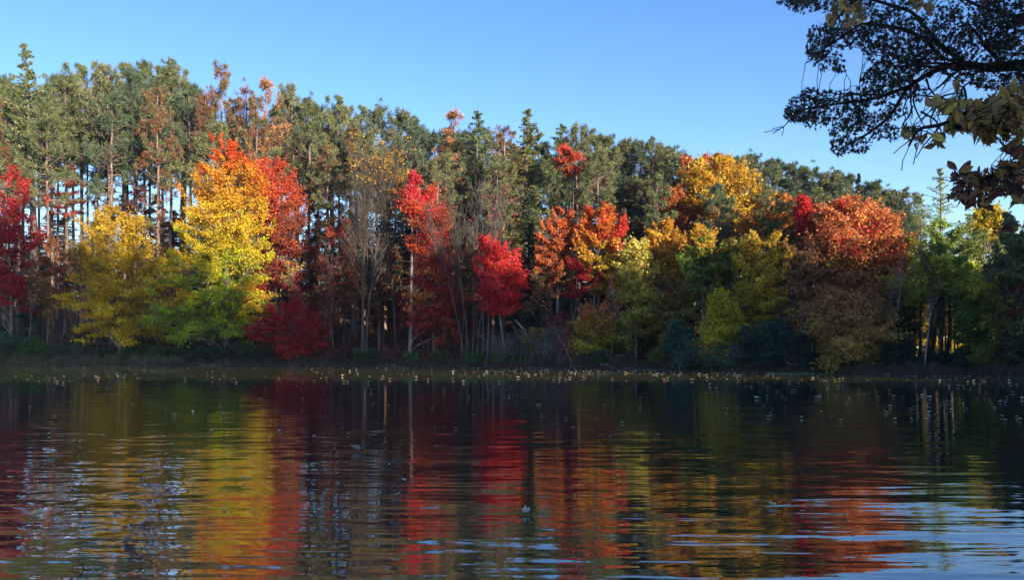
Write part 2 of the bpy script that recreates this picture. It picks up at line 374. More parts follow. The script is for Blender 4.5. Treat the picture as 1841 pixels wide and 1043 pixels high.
def bare_tree(name, label, bx, D, top, spread, seed, trunk=.12, n1=16, bark=None, group=None, stems=1, tip=None, fork=.35, n2=7, n3=5, leaves=None, cat='bare tree', ang=.55):
    rng = np.random.default_rng(seed); bark = bark or TWIG
    X0 = (bx-CX)/FPX*D; Z0 = float(ground_z(X0, D))-.05; zt = CAM_H-(top-HOR)/FPX*D; H = zt-Z0
    root = empty(name, (X0, D, Z0)); tag(root, label, cat, group); o0 = np.array([X0, D, Z0])
    K = 10; TT = []; TR = []
    for s in range(stems):
        dx = ((tip-CX)/FPX*D-X0) if tip is not None else 0
        f = (s-(stems-1)/2)
        pts = np.array([[X0+f*.3+(dx+f*spread*.45)*t**1.4, D+f*.2*t, Z0+H*t*(1-.07*abs(f))] for t in np.linspace(0, .97, K)])
        pts[1:, :2] += np.cumsum(rng.normal(size=(K-1, 2))*.05, 0)
        TT.append(pts); r = trunk*np.linspace(1, .14, K)*(1-.12*abs(f)); r[0] *= 1.3; TR.append(r)
    TT = np.array(TT); TR = np.array(TR)
    V, F = tubes(TT, TR, 7); mesh_obj('trunk', V-o0, F, bark, root, smooth=True)
    lf = spread/H
    P1, R1 = grow(rng, TT, TR, n1, ang, lf*1.0, fork, .97, .25, 6, .5)
    P2, R2 = grow(rng, P1, R1, n2, .55, .5, .2, 1, .12, 4, .55)
    P3, R3 = grow(rng, P2, np.maximum(R2, .014), n3, .55, .5, .15, 1, .1, 3, .6)
    V, F = join([tubes(P1, R1, 5), tubes(P2, np.maximum(R2, .011), 4), tubes(P3, np.maximum(R3, .008), 3)])
    mesh_obj('limbs', V-o0, F, bark, root, smooth=True)
    if leaves:
        frac, zmin, col, size, per = leaves
        ends = P3[:, -1]; zz = (ends[:, 2]-Z0)/H
        ends = ends[(rng.uniform(size=len(ends)) < frac) & (zz > zmin)]
        Pc = np.repeat(ends, per, 0)+rng.normal(size=(len(ends)*per, 3))*.16
        Vl, Fl = leaf_quads(rng, Pc, np.tile([0, -1., 0], (len(Pc), 1)), size, rnd=1)
        cl = np.array(col)*np.exp(rng.normal(size=(len(Pc), 1))*.3)*(1+rng.normal(size=(len(Pc), 3))*.08)
        mesh_obj('crown', Vl-o0, Fl, LEAF, root, tint=np.repeat(np.clip(cl, .004, .85), 4, 0))
    return root

def pine_parts(seed, H=20., c0=.6, wid=2.8, tufts=250, col=(.06, .085, .035), col2=(.13, .14, .05), dead=0., shape='pine', blades=30):
    """red pine: straight bare trunk with dead stubs, tufted crown. returns mesh objects data (V,F,..)"""
    rng = np.random.default_rng(seed); K = 12
    t = np.linspace(0, 1, K); TT = np.stack([np.cumsum(rng.normal(size=K)*.06)*t, np.cumsum(rng.normal(size=K)*.06)*t, H*t*.985], 1)[None]
    TR = (.2*H/20*(1-.82*t)+.02)[None]
    trunk = tubes(TT, TR, 7)
    nb = 60; zf = c0+(1-c0)*np.sort(rng.uniform(0, 1, nb))**1.0; zz = zf*H
    rel = (zf-c0)/(1-c0); Lb = wid*np.clip(1.0-rel**2.2*.8, .16, 1)*(.55+.45*np.clip(rel*4, 0, 1))*rng.uniform(.6, 1.2, nb)
    phi = rng.uniform(0, 2*np.pi, nb)
    A = np.stack([np.interp(zz, TT[0][:, 2], TT[0][:, 0]), np.interp(zz, TT[0][:, 2], TT[0][:, 1]), zz], 1)
    rise = .12+.75*rel+rng.normal(size=nb)*.12
    B = A+np.stack([np.cos(phi)*Lb, np.sin(phi)*Lb, Lb*rise], 1)
    BP = curve(rng, A, B, 5, -.12, .02); BR = (.045*(1.1-rel))[:, None]*np.linspace(1, .4, 5)[None]
    SP, SR = grow(rng, BP, BR, 5, .75, .42, .3, 1, .22, 3, .6)
    limbs = [tubes(BP, BR, 4), tubes(SP, np.maximum(SR, .01), 3)]
    nd = int(46); zd = H*rng.uniform(.18, c0+.05, nd); ph = rng.uniform(0, 2*np.pi, nd); Ld = rng.uniform(.3, 1.6, nd)
    A = np.stack([np.interp(zd, TT[0][:, 2], TT[0][:, 0]), np.interp(zd, TT[0][:, 2], TT[0][:, 1]), zd], 1)
    B = A+np.stack([np.cos(ph)*Ld, np.sin(ph)*Ld, Ld*rng.uniform(-.3, .3, nd)], 1)
    DP = curve(rng, A, B, 4, -.08, .04); DR = np.full((nd, 1), .017)*np.linspace(1, .5, 4)[None]
    dp, dr = grow(rng, DP, DR, 2, .6, .5, .3, 1, 0, 3, .8)
    limbs += [tubes(DP, DR, 3), tubes(dp, np.maximum(dr, .009), 3)]
    ends = np.concatenate([SP[:, -1], BP[:, -1], BP[:, 3], SP[:, 1], (A*0+np.array([TT[0][-1, 0], TT[0][-1, 1], H*.975])+rng.normal(size=A.shape)*np.array([.13, .13, .8])-np.array([0, 0, .3]))[:14]])
    ends = ends[rng.permutation(len(ends))][:tufts]
    T = len(ends)
    trd = .36
    tr_ = trd*rng.uniform(.7, 1.3, T)
    d = unit(rng.normal(size=(T, blades, 3))+np.array([0, 0, .55])+unit(ends*np.array([1, 1, 0]))[:, None]*.35)
    base = ends[:, None]+rng.normal(size=(T, blades, 3))*tr_[:, None, None]*.16
    tipp = base+d*tr_[:, None, None]*1.15
    side = unit(np.cross(d, rng.normal(size=d.shape)))*(.03 if shape == 'pine' else .03)
    V = np.stack([base-side*.4, (base+tipp)/2-side, tipp, (base+tipp)/2+side], 2).reshape(-1, 3)
    F = np.arange(len(V)).reshape(-1, 4)
    mixv = rng.uniform(size=(T, 1, 1))
    cl = (np.array(col)*(1-mixv)+np.array(col2)*mixv)*1.3
    cl = np.broadcast_to(cl, (T, blades, 3))*np.exp(rng.normal(size=(T, blades, 1))*.2)
    if dead: 
        ms_ = rng.uniform(size=T) < dead; cl = cl.copy(); cl[ms_] = np.array([.2, .09, .04])*np.exp(rng.normal(size=(ms_.sum(), blades, 1))*.25)
    return trunk, join(limbs), (V, F, np.repeat(np.clip(cl.reshape(-1, 3), .004, .8), 4, 0))
def conifer_parts(seed, H=20., c0=.15, wid=3.2, levels=34, per=7, col=(.1, .13, .035), col2=(.2, .2, .05), droop=.25, dens=1., blade=.16, top_pow=.85):
    """hemlock / larch / spruce: whorls of spreading branches with hanging sprays"""
    rng = np.random.default_rng(seed); K = 10; t = np.linspace(0, 1, K)
    TT = np.stack([np.cumsum(rng.normal(size=K)*.04)*t, np.cumsum(rng.normal(size=K)*.04)*t, H*t], 1)[None]; TR = (.2*H/20*(1-.93*t)+.012)[None]
    trunk = tubes(TT, TR, 7)
    nb = levels*per; rel = np.repeat(np.linspace(0, 1, levels), per)+rng.normal(size=nb)*.012; rel = np.clip(rel, 0, .995)
    zz = H*(c0+(1-c0)*rel); phi = rng.uniform(0, 2*np.pi, nb)
    Lb = wid*((1-rel)**top_pow*.95+.04)*rng.uniform(.35, 1.2, nb)*np.clip(.6+rel*3, 0, 1)
    A = np.stack([np.interp(zz, TT[0][:, 2], TT[0][:, 0]), np.interp(zz, TT[0][:, 2], TT[0][:, 1]), zz], 1)
    rise = .35*rel-droop*(1-rel)+rng.normal(size=nb)*.08
    B = A+np.stack([np.cos(phi)*Lb, np.sin(phi)*Lb, Lb*rise], 1)
    BP = curve(rng, A, B, 5, .08, .015); BR = (.035*(1.05-rel))[:, None]*np.linspace(1, .25, 5)[None]
    limbs = tubes(BP, np.maximum(BR, .007), 4)
    n = int(52*dens); M = nb
    s = rng.uniform(.12, 1.03, (M, n)); k = np.clip(s*4, 0, 3.999); i = k.astype(int); f = (k-i)[..., None]
    r = np.arange(M)[:, None]; Q = BP[r, i]*(1-f)+BP[r, np.minimum(i+1, 4)]*f
    bd = unit(B-A)[:, None]; sd_ = unit(np.cross(bd, np.array([0, 0, 1.])))
    tap = np.clip(1.15-rel, .25, 1)[:, None, None]; lat = rng.normal(size=(M, n, 1))*(.12+.1*Lb[:, None, None])*tap*np.clip(1.2-s, .15, 1)[..., None]
    Q = Q+sd_*lat+np.array([0, 0, -1.])*np.abs(rng.normal(size=(M, n, 1)))*.1
    d = unit(bd*.6+sd_*np.sign(lat)*.7+rng.normal(size=Q.shape)*.6+np.array([0, 0, -droop]))
    ln = blade*rng.uniform(.5, 1.2, (M, n, 1))*(.35+.65*tap); side = unit(np.cross(d, rng.normal(size=d.shape)))*.028
    V = np.stack([Q-d*ln, Q-side, Q+d*ln, Q+side], 2).reshape(-1, 3); F = np.arange(len(V)).reshape(-1, 4)
    mixv = np.clip(rng.uniform(size=(M, 1, 1))*.7+rng.uniform(size=(M, n, 1))*.3, 0, 1)
    cl = (np.array(col)*(1-mixv)+np.array(col2)*mixv)*np.exp(rng.normal(size=(M, n, 1))*.2)
    return trunk, limbs, (V, F, np.repeat(np.clip(cl.reshape(-1, 3), .004, .8), 4, 0))
PROTO = {}
def proto(kind, maker, bark):
    tr, lb, (V, F, tc) = maker
    r = []
    for nm, (v, f), mt, kw in (('trunk', tr, bark, dict(smooth=True)), ('limbs', lb, bark, dict(smooth=True)), ('crown', (V, F), NEEDLE, dict(tint=tc))):
        o = mesh_obj(nm, v, f, mt, **kw); C.objects.unlink(o); r.append(o)
    PROTO[kind] = r
def place(kind, name, label, cat, px, top, D, group=None, rz=0, H=20., wx=1., base=None):
    """set a copy of a tree kind on the ground at distance D so that its own height reaches the skyline there"""
    X0 = (px-CX)/FPX*D; Z0 = float(ground_z(X0, D))-.05; h = CAM_H-(top-HOR)/FPX*D-Z0
    root = empty(name, (X0, D, Z0)); tag(root, label, cat, group); root.rotation_euler = (0, 0, rz)
    s = h/H; root.scale = (wx*(.4+.6*s), wx*(.4+.6*s), s)
    for ch in PROTO[kind]:
        c = ch.copy(); C.objects.link(c); c.parent = root
    return root

ANCH = [(-200, 80, 'crimson maple'), (80, 285, 'olive-yellow tree'), (285, 450, 'golden maple'), (450, 595, 'low crimson maple'),
        (595, 725, 'bare yellow-tipped tree'), (725, 845, 'pink-red maple'), (845, 960, 'scarlet tree'), (960, 1125, 'red-tipped orange maple'),
        (1125, 1235, 'pale yellow tree'), (1235, 1345, 'yellow cone-shaped tree'), (1345, 1440, 'olive-gold tree'), (1440, 1630, 'broad coral tree'),
        (1630, 3000, 'feathery green larch')]
def anchor(px):
    for a, b, n in ANCH:
        if a <= px < b: return n
    return 'feathery green larch'
ORD = 'first second third fourth fifth sixth seventh eighth ninth tenth eleventh twelfth thirteenth fourteenth fifteenth sixteenth seventeenth eighteenth nineteenth twentieth'.split()
def number_repeats():
    """look-alikes beside the same landmark tree are told apart by their order from the left"""
    d = {}
    for o in bpy.data.objects:
        if o.parent is None and 'label' in o and not o.get('shared'): d.setdefault(o['label'], []).append(o)
    for k, v in d.items():
        if len(v) > 1:
            v.sort(key=lambda q: q.location.x/max(q.location.y, .1))
            for i, q in enumerate(v): q['label'] = f'{ORD[i]} from the left, {k}' if i < 20 else k
    for o in bpy.data.objects:
        if 'shared' in o: del o['shared']
# ------------------------------------------------------------------ the bright trees along the far bank
def S_at(px, d=2.):
    """distance from the camera of a point d metres behind the shoreline on this bearing"""
    D = 50.
    for _ in range(30): D = .5*D+.5*(float(shore((px-CX)/FPX*D))+d)
    return D
RED = (.55, .045, .03); CRIM = (.36, .025, .03); CORAL = (.66, .13, .05); ORG = (.68, .22, .03); GOLD = (.72, .42, .03)
YEL = (.68, .5, .04); OLV = (.4, .3, .03); YG = (.3, .34, .03); GRN = (.1, .18, .025); BRN = (.22, .09, .04); RUST = (.27, .085, .04)
def bt(name, label, bx, d, prof, grad, seed, **k):
    return broad_tree(name, label, k.pop('cat', 'maple tree'), bx, S_at(bx, d), prof, grad, seed, **k)
bt('maple_tree', 'crimson maple cut by the edge of the picture, its crown reaching almost to the bank', 22, 4,
   [(302,8,22),(330,-25,45),(370,-60,62),(410,-90,78),(450,-100,62),(490,-100,72),(530,-80,82),(572,-50,52)], [(0,CRIM),(.6,(.42,.03,.03)),(1,(.5,.07,.05))], 1, n=330, lpc=80, trunk=.2, leaf=.19)
bt('maple_tree', 'broad olive-yellow maple with flat leaf layers and a short bare pale trunk, entirely in shade', 216, 3,
   [(372,192,222),(400,165,248),(430,150,272),(470,138,290),(510,130,292),(550,122,292),(580,126,298),(605,128,300),(618,165,262)],
   [(0,(.7,.48,.02)),(.6,(.62,.42,.025)),(1,(.5,.32,.04))], 2, n=420, lpc=80, trunk=.17, leaf=.19, bark=BARK_PALE, rc=.8, droop=.1)
bt('maple_tree', 'tallest golden maple, orange-red at the tip, yellow in the middle and green lower down', 405, 3.5,
   [(250,400,412),(275,388,428),(292,376,452),(315,352,462),(340,333,470),(380,325,478),(410,325,482),(445,318,480),(480,300,478),(515,288,496),(548,278,498),(580,278,494),(605,320,485),(632,350,455)],
   [(0,(.22,.31,.02)),(.3,(.34,.42,.025)),(.45,(.62,.52,.03)),(.6,(.72,.46,.03)),(.8,(.76,.34,.03)),(.88,(.74,.17,.03)),(1,(.74,.12,.03))], 3, n=640, lpc=85, trunk=.22, leaf=.19, jit=.05, rc=.72,
   alt=[(lambda c, r: (c[:,2] < 8) & (c[:,0] > np.percentile(c[:,0], 84)) & (r.uniform(size=len(c)) < .7), (.72,.48,.03)),  # yellower sprays paint the sun patches on both lower flanks
        (lambda c, r: (c[:,2] < 9.5) & (c[:,2] > 5) & (c[:,0] < np.percentile(c[:,0], 14)) & (r.uniform(size=len(c)) < .5), (.72,.45,.03))])
bt('maple_tree', 'coral-red maple standing behind the shoulder of the golden maple', 500, 8,
   [(286,470,502),(305,458,520),(335,450,532),(370,445,545),(420,445,545),(470,450,542),(520,455,538),(550,470,532)], [(0,CRIM),(.4,RUST),(.7,CORAL),(1,(.68,.12,.06))], 4, n=380, lpc=75, trunk=.2, rc=.7, leaf=.19)
bt('maple_tree', 'low crimson maple spreading over the water beside the golden maple', 535, 1.5,
   [(548,495,545),(565,478,572),(590,455,588),(610,450,590),(628,490,587),(643,498,582)], [(0,(.55,.05,.03)),(.5,CRIM),(1,(.42,.03,.03))], 5, n=190, lpc=52, trunk=.12, leaf=.17, rc=.6)
bt('maple_tree', 'thin rust-red maple, half bare, between the low crimson maple and the bare yellow-tipped tree', 618, 6,
   [(400,600,650),(430,585,662),(470,570,665),(520,575,660),(560,590,655)], [(0,BRN),(.6,RUST),(1,CORAL)], 6, n=170, lpc=38, trunk=.11, leaf=.17, twigs=2, bark=TWIG)
bt('maple_tree', 'thin pale-trunked maple with sparse rust leaves growing behind the coral-red maple', 560, 14,
   [(330,535,585),(380,525,600),(440,530,605),(500,535,600)], [(0,BRN),(.6,(.3,.09,.04)),(1,(.36,.14,.06))], 66, n=120, lpc=30, trunk=.1, leaf=.17, twigs=2, bark=TWIG)
bare_tree('bare_tree', 'bare yellow-tipped tree, a tall fan of grey twigs with a few golden leaves on top', 655, S_at(655, 3), 290, 4.6, 7, trunk=.15, n1=30, stems=2, tip=690, fork=.34,
          leaves=(.12, .88, (.5,.28,.05), .15, 8), ang=.42)
bt('maple_tree', 'small gold and brown maple crown directly above the twigs of the bare yellow-tipped tree', 712, 9,
   [(278,684,696),(300,672,712),(320,690,738),(350,700,742),(385,705,740)], [(0,BRN),(.5,(.5,.26,.05)),(1,(.68,.42,.05))], 8, n=90, lpc=50, trunk=.12, leaf=.18, twigs=2, bark=TWIG)
bt('maple_tree', 'pink-red maple with a narrow bright peak above sparse darker lower sprays', 736, 3,
   [(316,740,756),(335,733,772),(360,728,788),(390,730,806),(420,735,806),(440,740,800),(462,748,828),(490,745,832),(520,735,822),(560,738,826),(590,745,824),(618,765,824)],
   [(0,(.42,.08,.04)),(.4,CRIM),(.62,(.55,.1,.04)),(.75,(.64,.12,.04)),(1,(.72,.04,.07))], 9, n=330, lpc=72, trunk=.14, leaf=.18, bark=BARK_PALE, rc=.55, csv=.22,
   alt=[(lambda c, r: r.uniform(size=len(c)) < .08, (.72,.28,.06))])
bt('maple_tree', 'thin dark crimson maple filling in between the pink-red maple and the scarlet tree', 838, 6,
   [(440,820,858),(480,812,868),(530,815,870),(570,825,862)], [(0,BRN),(1,RUST)], 61, n=70, lpc=34, trunk=.07, leaf=.17, twigs=2, bark=TWIG)
bare_tree('bare_tree', 'bare grey tree with several upright stems beside the pink-red maple', 846, S_at(846, 4), 352, 3.4, 10, trunk=.09, n1=12, stems=4, tip=838, fork=.4, ang=.32, n3=3)
bare_tree('bare_tree', 'bare crooked tree whose pale twigs lean over the scarlet tree', 872, S_at(872, 5), 338, 3.8, 11, trunk=.11, n1=10, stems=2, tip=884, fork=.5, ang=.75, bark=BARK, n2=5, n3=3,
          leaves=(.06, .8, (.45,.05,.06), .16, 4))
bt('maple_tree', 'scarlet tree, the brightest red crown, against the dark spruce', 908, 3,
   [(428,864,878),(442,862,900),(460,860,922),(485,862,932),(505,864,942),(530,862,938),(552,860,932),(572,862,936)],
   [(0,(.62,.05,.03)),(.3,(.5,.015,.03)),(.5,(.76,.06,.045)),(1,(.78,.06,.06))], 12, n=210, lpc=62, trunk=.1, leaf=.17, bark=BARK_PALE, rc=.5, twigs=1)
bt('maple_tree', 'burnt-orange maple with a slim pale trunk between the dark spruce and the red-tipped orange maple', 1000, 5,
   [(376,1000,1018),(392,985,1034),(420,968,1040),(455,962,1036),(490,962,1032),(520,972,1028),(545,985,1020)],
   [(0,(.26,.13,.05)),(.4,(.42,.12,.05)),(.7,(.62,.18,.05)),(1,(.66,.16,.05))], 13, n=260, lpc=66, trunk=.13, leaf=.18, bark=BARK_PALE)
bt('maple_tree', 'red-tipped orange maple, golden in the middle with scarlet side sprays', 1065, 5,
   [(368,1066,1086),(385,1050,1100),(405,1040,1126),(430,1038,1124),(455,1040,1116),(490,1042,1122),(520,1055,1118),(545,1062,1110)],
   [(0,(.36,.27,.05)),(.35,(.55,.36,.04)),(.6,(.68,.32,.04)),(.8,(.7,.2,.04)),(1,(.72,.09,.04))], 14, n=300, lpc=76, trunk=.15, leaf=.18,
   alt=[(lambda c, r: (c[:,0] > np.percentile(c[:,0], 88)) & (c[:,2] > 8), (.72,.08,.05))])
bt('maple_tree', 'small yellow-green maple with an orange-pink top under the red-tipped orange maple', 1055, 2,
   [(550,1060,1085),(570,1045,1098),(600,1035,1105),(625,1030,1092),(640,1035,1075)], [(0,(.4,.34,.03)),(.6,(.36,.27,.04)),(1,(.62,.2,.08))], 15, n=130, lpc=66, trunk=.07, leaf=.17, rc=.5)
bt('maple_tree', 'deep crimson sapling squeezed between the burnt-orange and the red-tipped orange maple', 1030, 3,
   [(470,1024,1060),(495,1020,1085),(530,1015,1050),(560,1020,1042)], [(0,CRIM),(1,CRIM)], 62, n=44, lpc=50, trunk=.06, leaf=.17)
bt('oak_tree', 'slim pale yellow tree with separate round clusters of lemon leaves', 1142, 4,
   [(438,1134,1158),(455,1120,1168),(485,1114,1176),(515,1110,1166),(545,1120,1178),(565,1118,1178),(600,1090,1155),(625,1080,1150)],
   [(0,(.3,.27,.05)),(.5,(.5,.42,.08)),(1,(.66,.55,.12))], 16, n=210, lpc=58, trunk=.08, leaf=.2, cat='oak tree', bark=BARK_PALE, rc=.45)
bt('maple_tree', 'amber maple with a notched top just past the pale yellow tree', 1190, 7,
   [(393,1182,1196),(410,1170,1206),(435,1165,1230),(470,1165,1242),(510,1175,1245),(550,1170,1250),(600,1180,1270)],
   [(0,(.48,.34,.05)),(.4,(.58,.3,.05)),(.7,(.68,.34,.04)),(1,(.7,.36,.04))], 17, n=300, lpc=62, trunk=.14, leaf=.18, csv=.25)
bt('maple_tree', 'rust-orange maple rising behind the amber maple below the ridge pines', 1225, 14,
   [(338,1205,1235),(360,1190,1250),(400,1180,1262),(450,1180,1262)], [(0,BRN),(.5,(.4,.15,.05)),(1,(.62,.22,.06))], 18, n=200, lpc=60, trunk=.15, leaf=.19)
bt('maple_tree', 'half-turned maple, orange above and fresh green inside, beside the amber maple', 1262, 6,
   [(412,1250,1285),(435,1225,1300),(465,1218,1312),(500,1225,1312),(540,1245,1312),(570,1250,1300)], [(0,(.32,.2,.04)),(.35,(.14,.24,.05)),(.7,(.24,.32,.04)),(.85,(.62,.36,.04)),(1,(.68,.34,.04))], 19,
   n=260, lpc=70, trunk=.13, leaf=.18, csv=.22)
bt('larch_tree', 'yellow cone-shaped tree, dense and pointed, standing low by the green bush', 1300, 2.5,
   [(528,1290,1304),(550,1278,1320),(580,1268,1330),(610,1258,1338),(635,1255,1342),(650,1262,1338)], [(0,(.46,.38,.03)),(1,(.56,.46,.03))], 20, n=230, lpc=80, trunk=.09, leaf=.15, cat='larch tree', rc=.42)
bt('maple_tree', 'large amber-yellow maple crown high on the slope, its top meeting the sky', 1315, 16,
   [(288,1262,1300),(300,1245,1330),(325,1232,1352),(355,1232,1378),(390,1250,1398),(430,1280,1400),(470,1300,1400)],
   [(0,(.34,.22,.04)),(.4,(.58,.36,.04)),(1,(.72,.42,.05))], 21, n=430, lpc=76, trunk=.22, leaf=.2)
bt('maple_tree', 'small red-topped maple peeking over the ridge at the start of the amber crown', 1250, 20,
   [(280,1240,1260),(290,1228,1272),(315,1222,1280),(350,1225,1280)], [(0,(.4,.2,.06)),(1,(.68,.16,.09))], 22, n=110, lpc=62, trunk=.14, leaf=.19)
bt('maple_tree', 'orange-brown maple on the slope below the amber crown', 1392, 12,
   [(352,1375,1402),(375,1355,1430),(400,1340,1445),(440,1335,1448),(490,1340,1440)], [(0,(.3,.19,.04)),(.5,(.46,.22,.05)),(1,(.64,.24,.06))], 23, n=260, lpc=66, trunk=.17, leaf=.19)
bt('oak_tree', 'olive-gold tree with a broad shaded crown reaching down to the dark bushes', 1375, 5,
   [(425,1350,1400),(450,1330,1415),(490,1318,1425),(530,1325,1428),(570,1335,1425),(615,1340,1420)], [(0,(.36,.32,.04)),(.5,(.5,.38,.04)),(1,(.6,.4,.04))], 24, n=380, lpc=74, trunk=.2, leaf=.18, cat='oak tree')
bt('maple_tree', 'small scarlet crown standing out in front of the broad coral tree', 1452, 9,
   [(360,1442,1464),(375,1432,1475),(398,1430,1478),(430,1440,1478),(470,1446,1470)], [(0,BRN),(.5,(.6,.06,.04)),(1,(.74,.05,.05))], 25, n=110, lpc=66, trunk=.13, leaf=.18)
bt('maple_tree', 'broad coral tree with a domed red-orange crown', 1535, 8,
   [(365,1505,1542),(385,1482,1568),(405,1468,1606),(435,1455,1628),(465,1455,1628),(500,1465,1612),(540,1470,1600),(570,1480,1590)],
   [(0,(.28,.16,.06)),(.3,(.42,.2,.07)),(.6,(.62,.22,.07)),(1,(.7,.22,.08))], 26, n=560, lpc=66, trunk=.22, leaf=.18, csv=.25, rc=.65,
   alt=[(.06, (.72,.4,.08)), (.06, (.74,.06,.05))])
bt('maple_tree', 'wide brown-olive tree in full shade drooping to the water under the broad coral tree', 1530, 2.5,
   [(530,1500,1570),(555,1465,1595),(590,1450,1602),(620,1455,1605),(640,1470,1608),(655,1480,1590)], [(0,(.46,.34,.07)),(.5,(.4,.25,.07)),(1,(.42,.19,.07))], 27, n=330, lpc=64, trunk=.14, leaf=.17, rc=.6, droop=.15)
bt('maple_tree', 'tangled plum-brown tree with bare grey twigs between the olive-gold tree and the broad coral tree', 1440, 5,
   [(440,1420,1470),(480,1405,1480),(530,1400,1490),(580,1405,1490),(620,1415,1480)], [(0,(.26,.17,.07)),(.6,(.32,.17,.08)),(1,(.4,.2,.08))], 28, n=170, lpc=36, trunk=.12, leaf=.16, twigs=3, bark=TWIG)
bt('larch_tree', 'dark green tree shading a row of thin black trunks by the sunlit clearing', 1668, 4,
   [(475,1650,1720),(495,1635,1780),(515,1628,1800),(525,1640,1800),(535,1660,1760)], [(0,(.28,.33,.05)),(1,(.5,.5,.06))], 29, n=280, lpc=70, trunk=.16, leaf=.17, bark=BARK_DARK, stems=2, cat='maple tree')
bt('maple_tree', 'olive-green leaning maple with dense foliage above the reeds near the picture edge', 1788, 4,
   [(500,1760,1841),(530,1745,1860),(570,1750,1870),(610,1755,1870),(640,1765,1850)], [(0,(.3,.31,.05)),(.5,(.42,.4,.05)),(1,(.54,.5,.06))], 30, n=230, lpc=66, trunk=.15, leaf=.17, bark=BARK_DARK)
bt('maple_tree', 'dark green tree with a vine-covered column beside the thin black trunks', 1738, 3,
   [(540,1728,1762),(570,1722,1768),(610,1728,1768),(645,1730,1770)], [(0,(.07,.15,.03)),(1,(.12,.2,.03))], 31, n=110, lpc=70, trunk=.12, leaf=.15, bark=BARK_DARK)
bt('oak_tree', 'dark blue-green oak crown at the picture edge with a few plum leaves', 1835, 2,
   [(392,1815,1850),(420,1795,1880),(460,1785,1890),(510,1782,1900),(560,1795,1900),(610,1805,1900)], [(0,(.14,.16,.04)),(.5,(.12,.16,.07)),(1,(.13,.18,.08))], 32, n=280, lpc=66, trunk=.2, leaf=.17, bark=BARK_DARK, cat='oak tree',
   alt=[(.1,(.2,.03,.04)), (.05,(.4,.25,.05))])
bt('maple_tree', 'bright yellow maple crown behind the feathery green larch, against the sky', 1772, 14,
   [(374,1762,1786),(392,1745,1805),(420,1735,1815),(455,1735,1810)], [(0,(.3,.26,.04)),(1,(.68,.5,.05))], 33, n=170, lpc=62, trunk=.16, leaf=.19)
for i, (px, d, y0, y1, w, lab) in enumerate([(1636,12,520,600,26,'sunlit yellow sapling in the gap beside the broad coral tree'),(1695,16,535,645,40,'sunlit yellow thicket tree seen between the thin black trunks'),
        (1728,20,560,640,26,'glowing golden sapling behind the vine-covered column'),(1800,14,525,600,34,'sunlit lime sapling behind the olive-green leaning maple'),(1668,18,555,640,20,'golden sapling behind the leaning white trunk'),
        (1600,13,590,650,22,'yellow-green sapling above the sunlit path under the broad coral tree')]):
    bt('young_maple_tree', lab, px, d, [(y0,px-w*.4,px+w*.4),((y0*2+y1)/3,px-w,px+w),((y0+2*y1)/3,px-w,px+w),(y1,px-w*.6,px+w*.6)], [(0,(.6,.42,.04)),(1,(.62,.52,.05))], 400+i, n=90, lpc=46, trunk=.05, leaf=.2, cat='young maple')

# ------------------------------------------------------------------ conifers
PK = [pine_parts(101), pine_parts(102, c0=.66, wid=2.5, tufts=210), pine_parts(103, c0=.57, wid=3.0, tufts=280), pine_parts(104, c0=.6, wid=2.8, col=(.04,.07,.045), col2=(.09,.12,.05)),
      pine_parts(105, c0=.66, wid=2.6, col=(.09,.1,.045), col2=(.16,.165,.065)), pine_parts(106, c0=.52, wid=3.0, col=(.045,.075,.05), col2=(.1,.13,.06), tufts=300),
      pine_parts(107, c0=.72, wid=2.4, col=(.04,.06,.04), col2=(.08,.1,.045), tufts=200), pine_parts(108, c0=.68, wid=2.6, col=(.035,.055,.04), col2=(.08,.1,.045), tufts=220)]
for i, p_ in enumerate(PK): proto('pine%d' % i, p_, BARK_PINE)
proto('dead', pine_parts(111, c0=.5, wid=1.7, tufts=150, dead=.97, blades=16), BARK_PINE)
proto('rust', pine_parts(112, c0=.45, wid=2.0, tufts=240, dead=.6, col=(.1,.11,.05), blades=24), BARK_PINE)
proto('orange', pine_parts(113, c0=.42, wid=2.5, tufts=260, dead=.35, col=(.3,.14,.07), col2=(.42,.2,.08), blades=22), BARK_PINE)
proto('hemlock', conifer_parts(121, c0=.22, wid=3.4, levels=36, col=(.13,.16,.04), col2=(.26,.24,.05)), BARK)
proto('white_pine', conifer_parts(122, c0=.3, wid=3.6, levels=22, per=6, col=(.1,.15,.07), col2=(.2,.24,.1), droop=-.25, dens=1.5, blade=.2, top_pow=.6), BARK)
proto('spruce', conifer_parts(123, c0=.05, wid=3.4, levels=44, per=8, col=(.018,.045,.022), col2=(.04,.075,.03), droop=.3, dens=1.3, blade=.18), BARK_DARK)
proto('larch', conifer_parts(124, c0=.25, wid=4.3, levels=30, per=6, col=(.18,.27,.08), col2=(.36,.38,.1), droop=-.05, dens=1.3, blade=.15, top_pow=.75), BARK)
proto('spire', conifer_parts(125, c0=.45, wid=3.6, levels=26, per=6, col=(.14,.19,.07), col2=(.26,.26,.09), droop=-.4, dens=1.0, blade=.18, top_pow=1.15), BARK)
rg = np.random.default_rng(7)
place('spire', 'white_pine_tree', 'tallest yellow-green spire rising over the dark pines near the picture corner', 'pine tree', 66, 82, S_at(66, 13), wx=1.75)
place('hemlock', 'hemlock_tree', 'tall olive hemlock with drooping boughs directly behind the dark spruce', 'hemlock tree', 945, 198, S_at(945, 12), wx=1.6)
place('white_pine', 'white_pine_tree', 'soft yellow-green white pine on the skyline above the scarlet tree', 'pine tree', 860, 200, S_at(860, 15), wx=1.3)
place('white_pine', 'white_pine_tree', 'rounded blue-green white pine on the skyline just past the olive hemlock', 'pine tree', 1008, 226, S_at(1008, 17), wx=1.5, rz=2)
place('spruce', 'spruce_tree', 'deep green spruce forming the dark gap between scarlet and burnt-orange crowns', 'spruce tree', 950, 345, S_at(950, 7), wx=1.0)
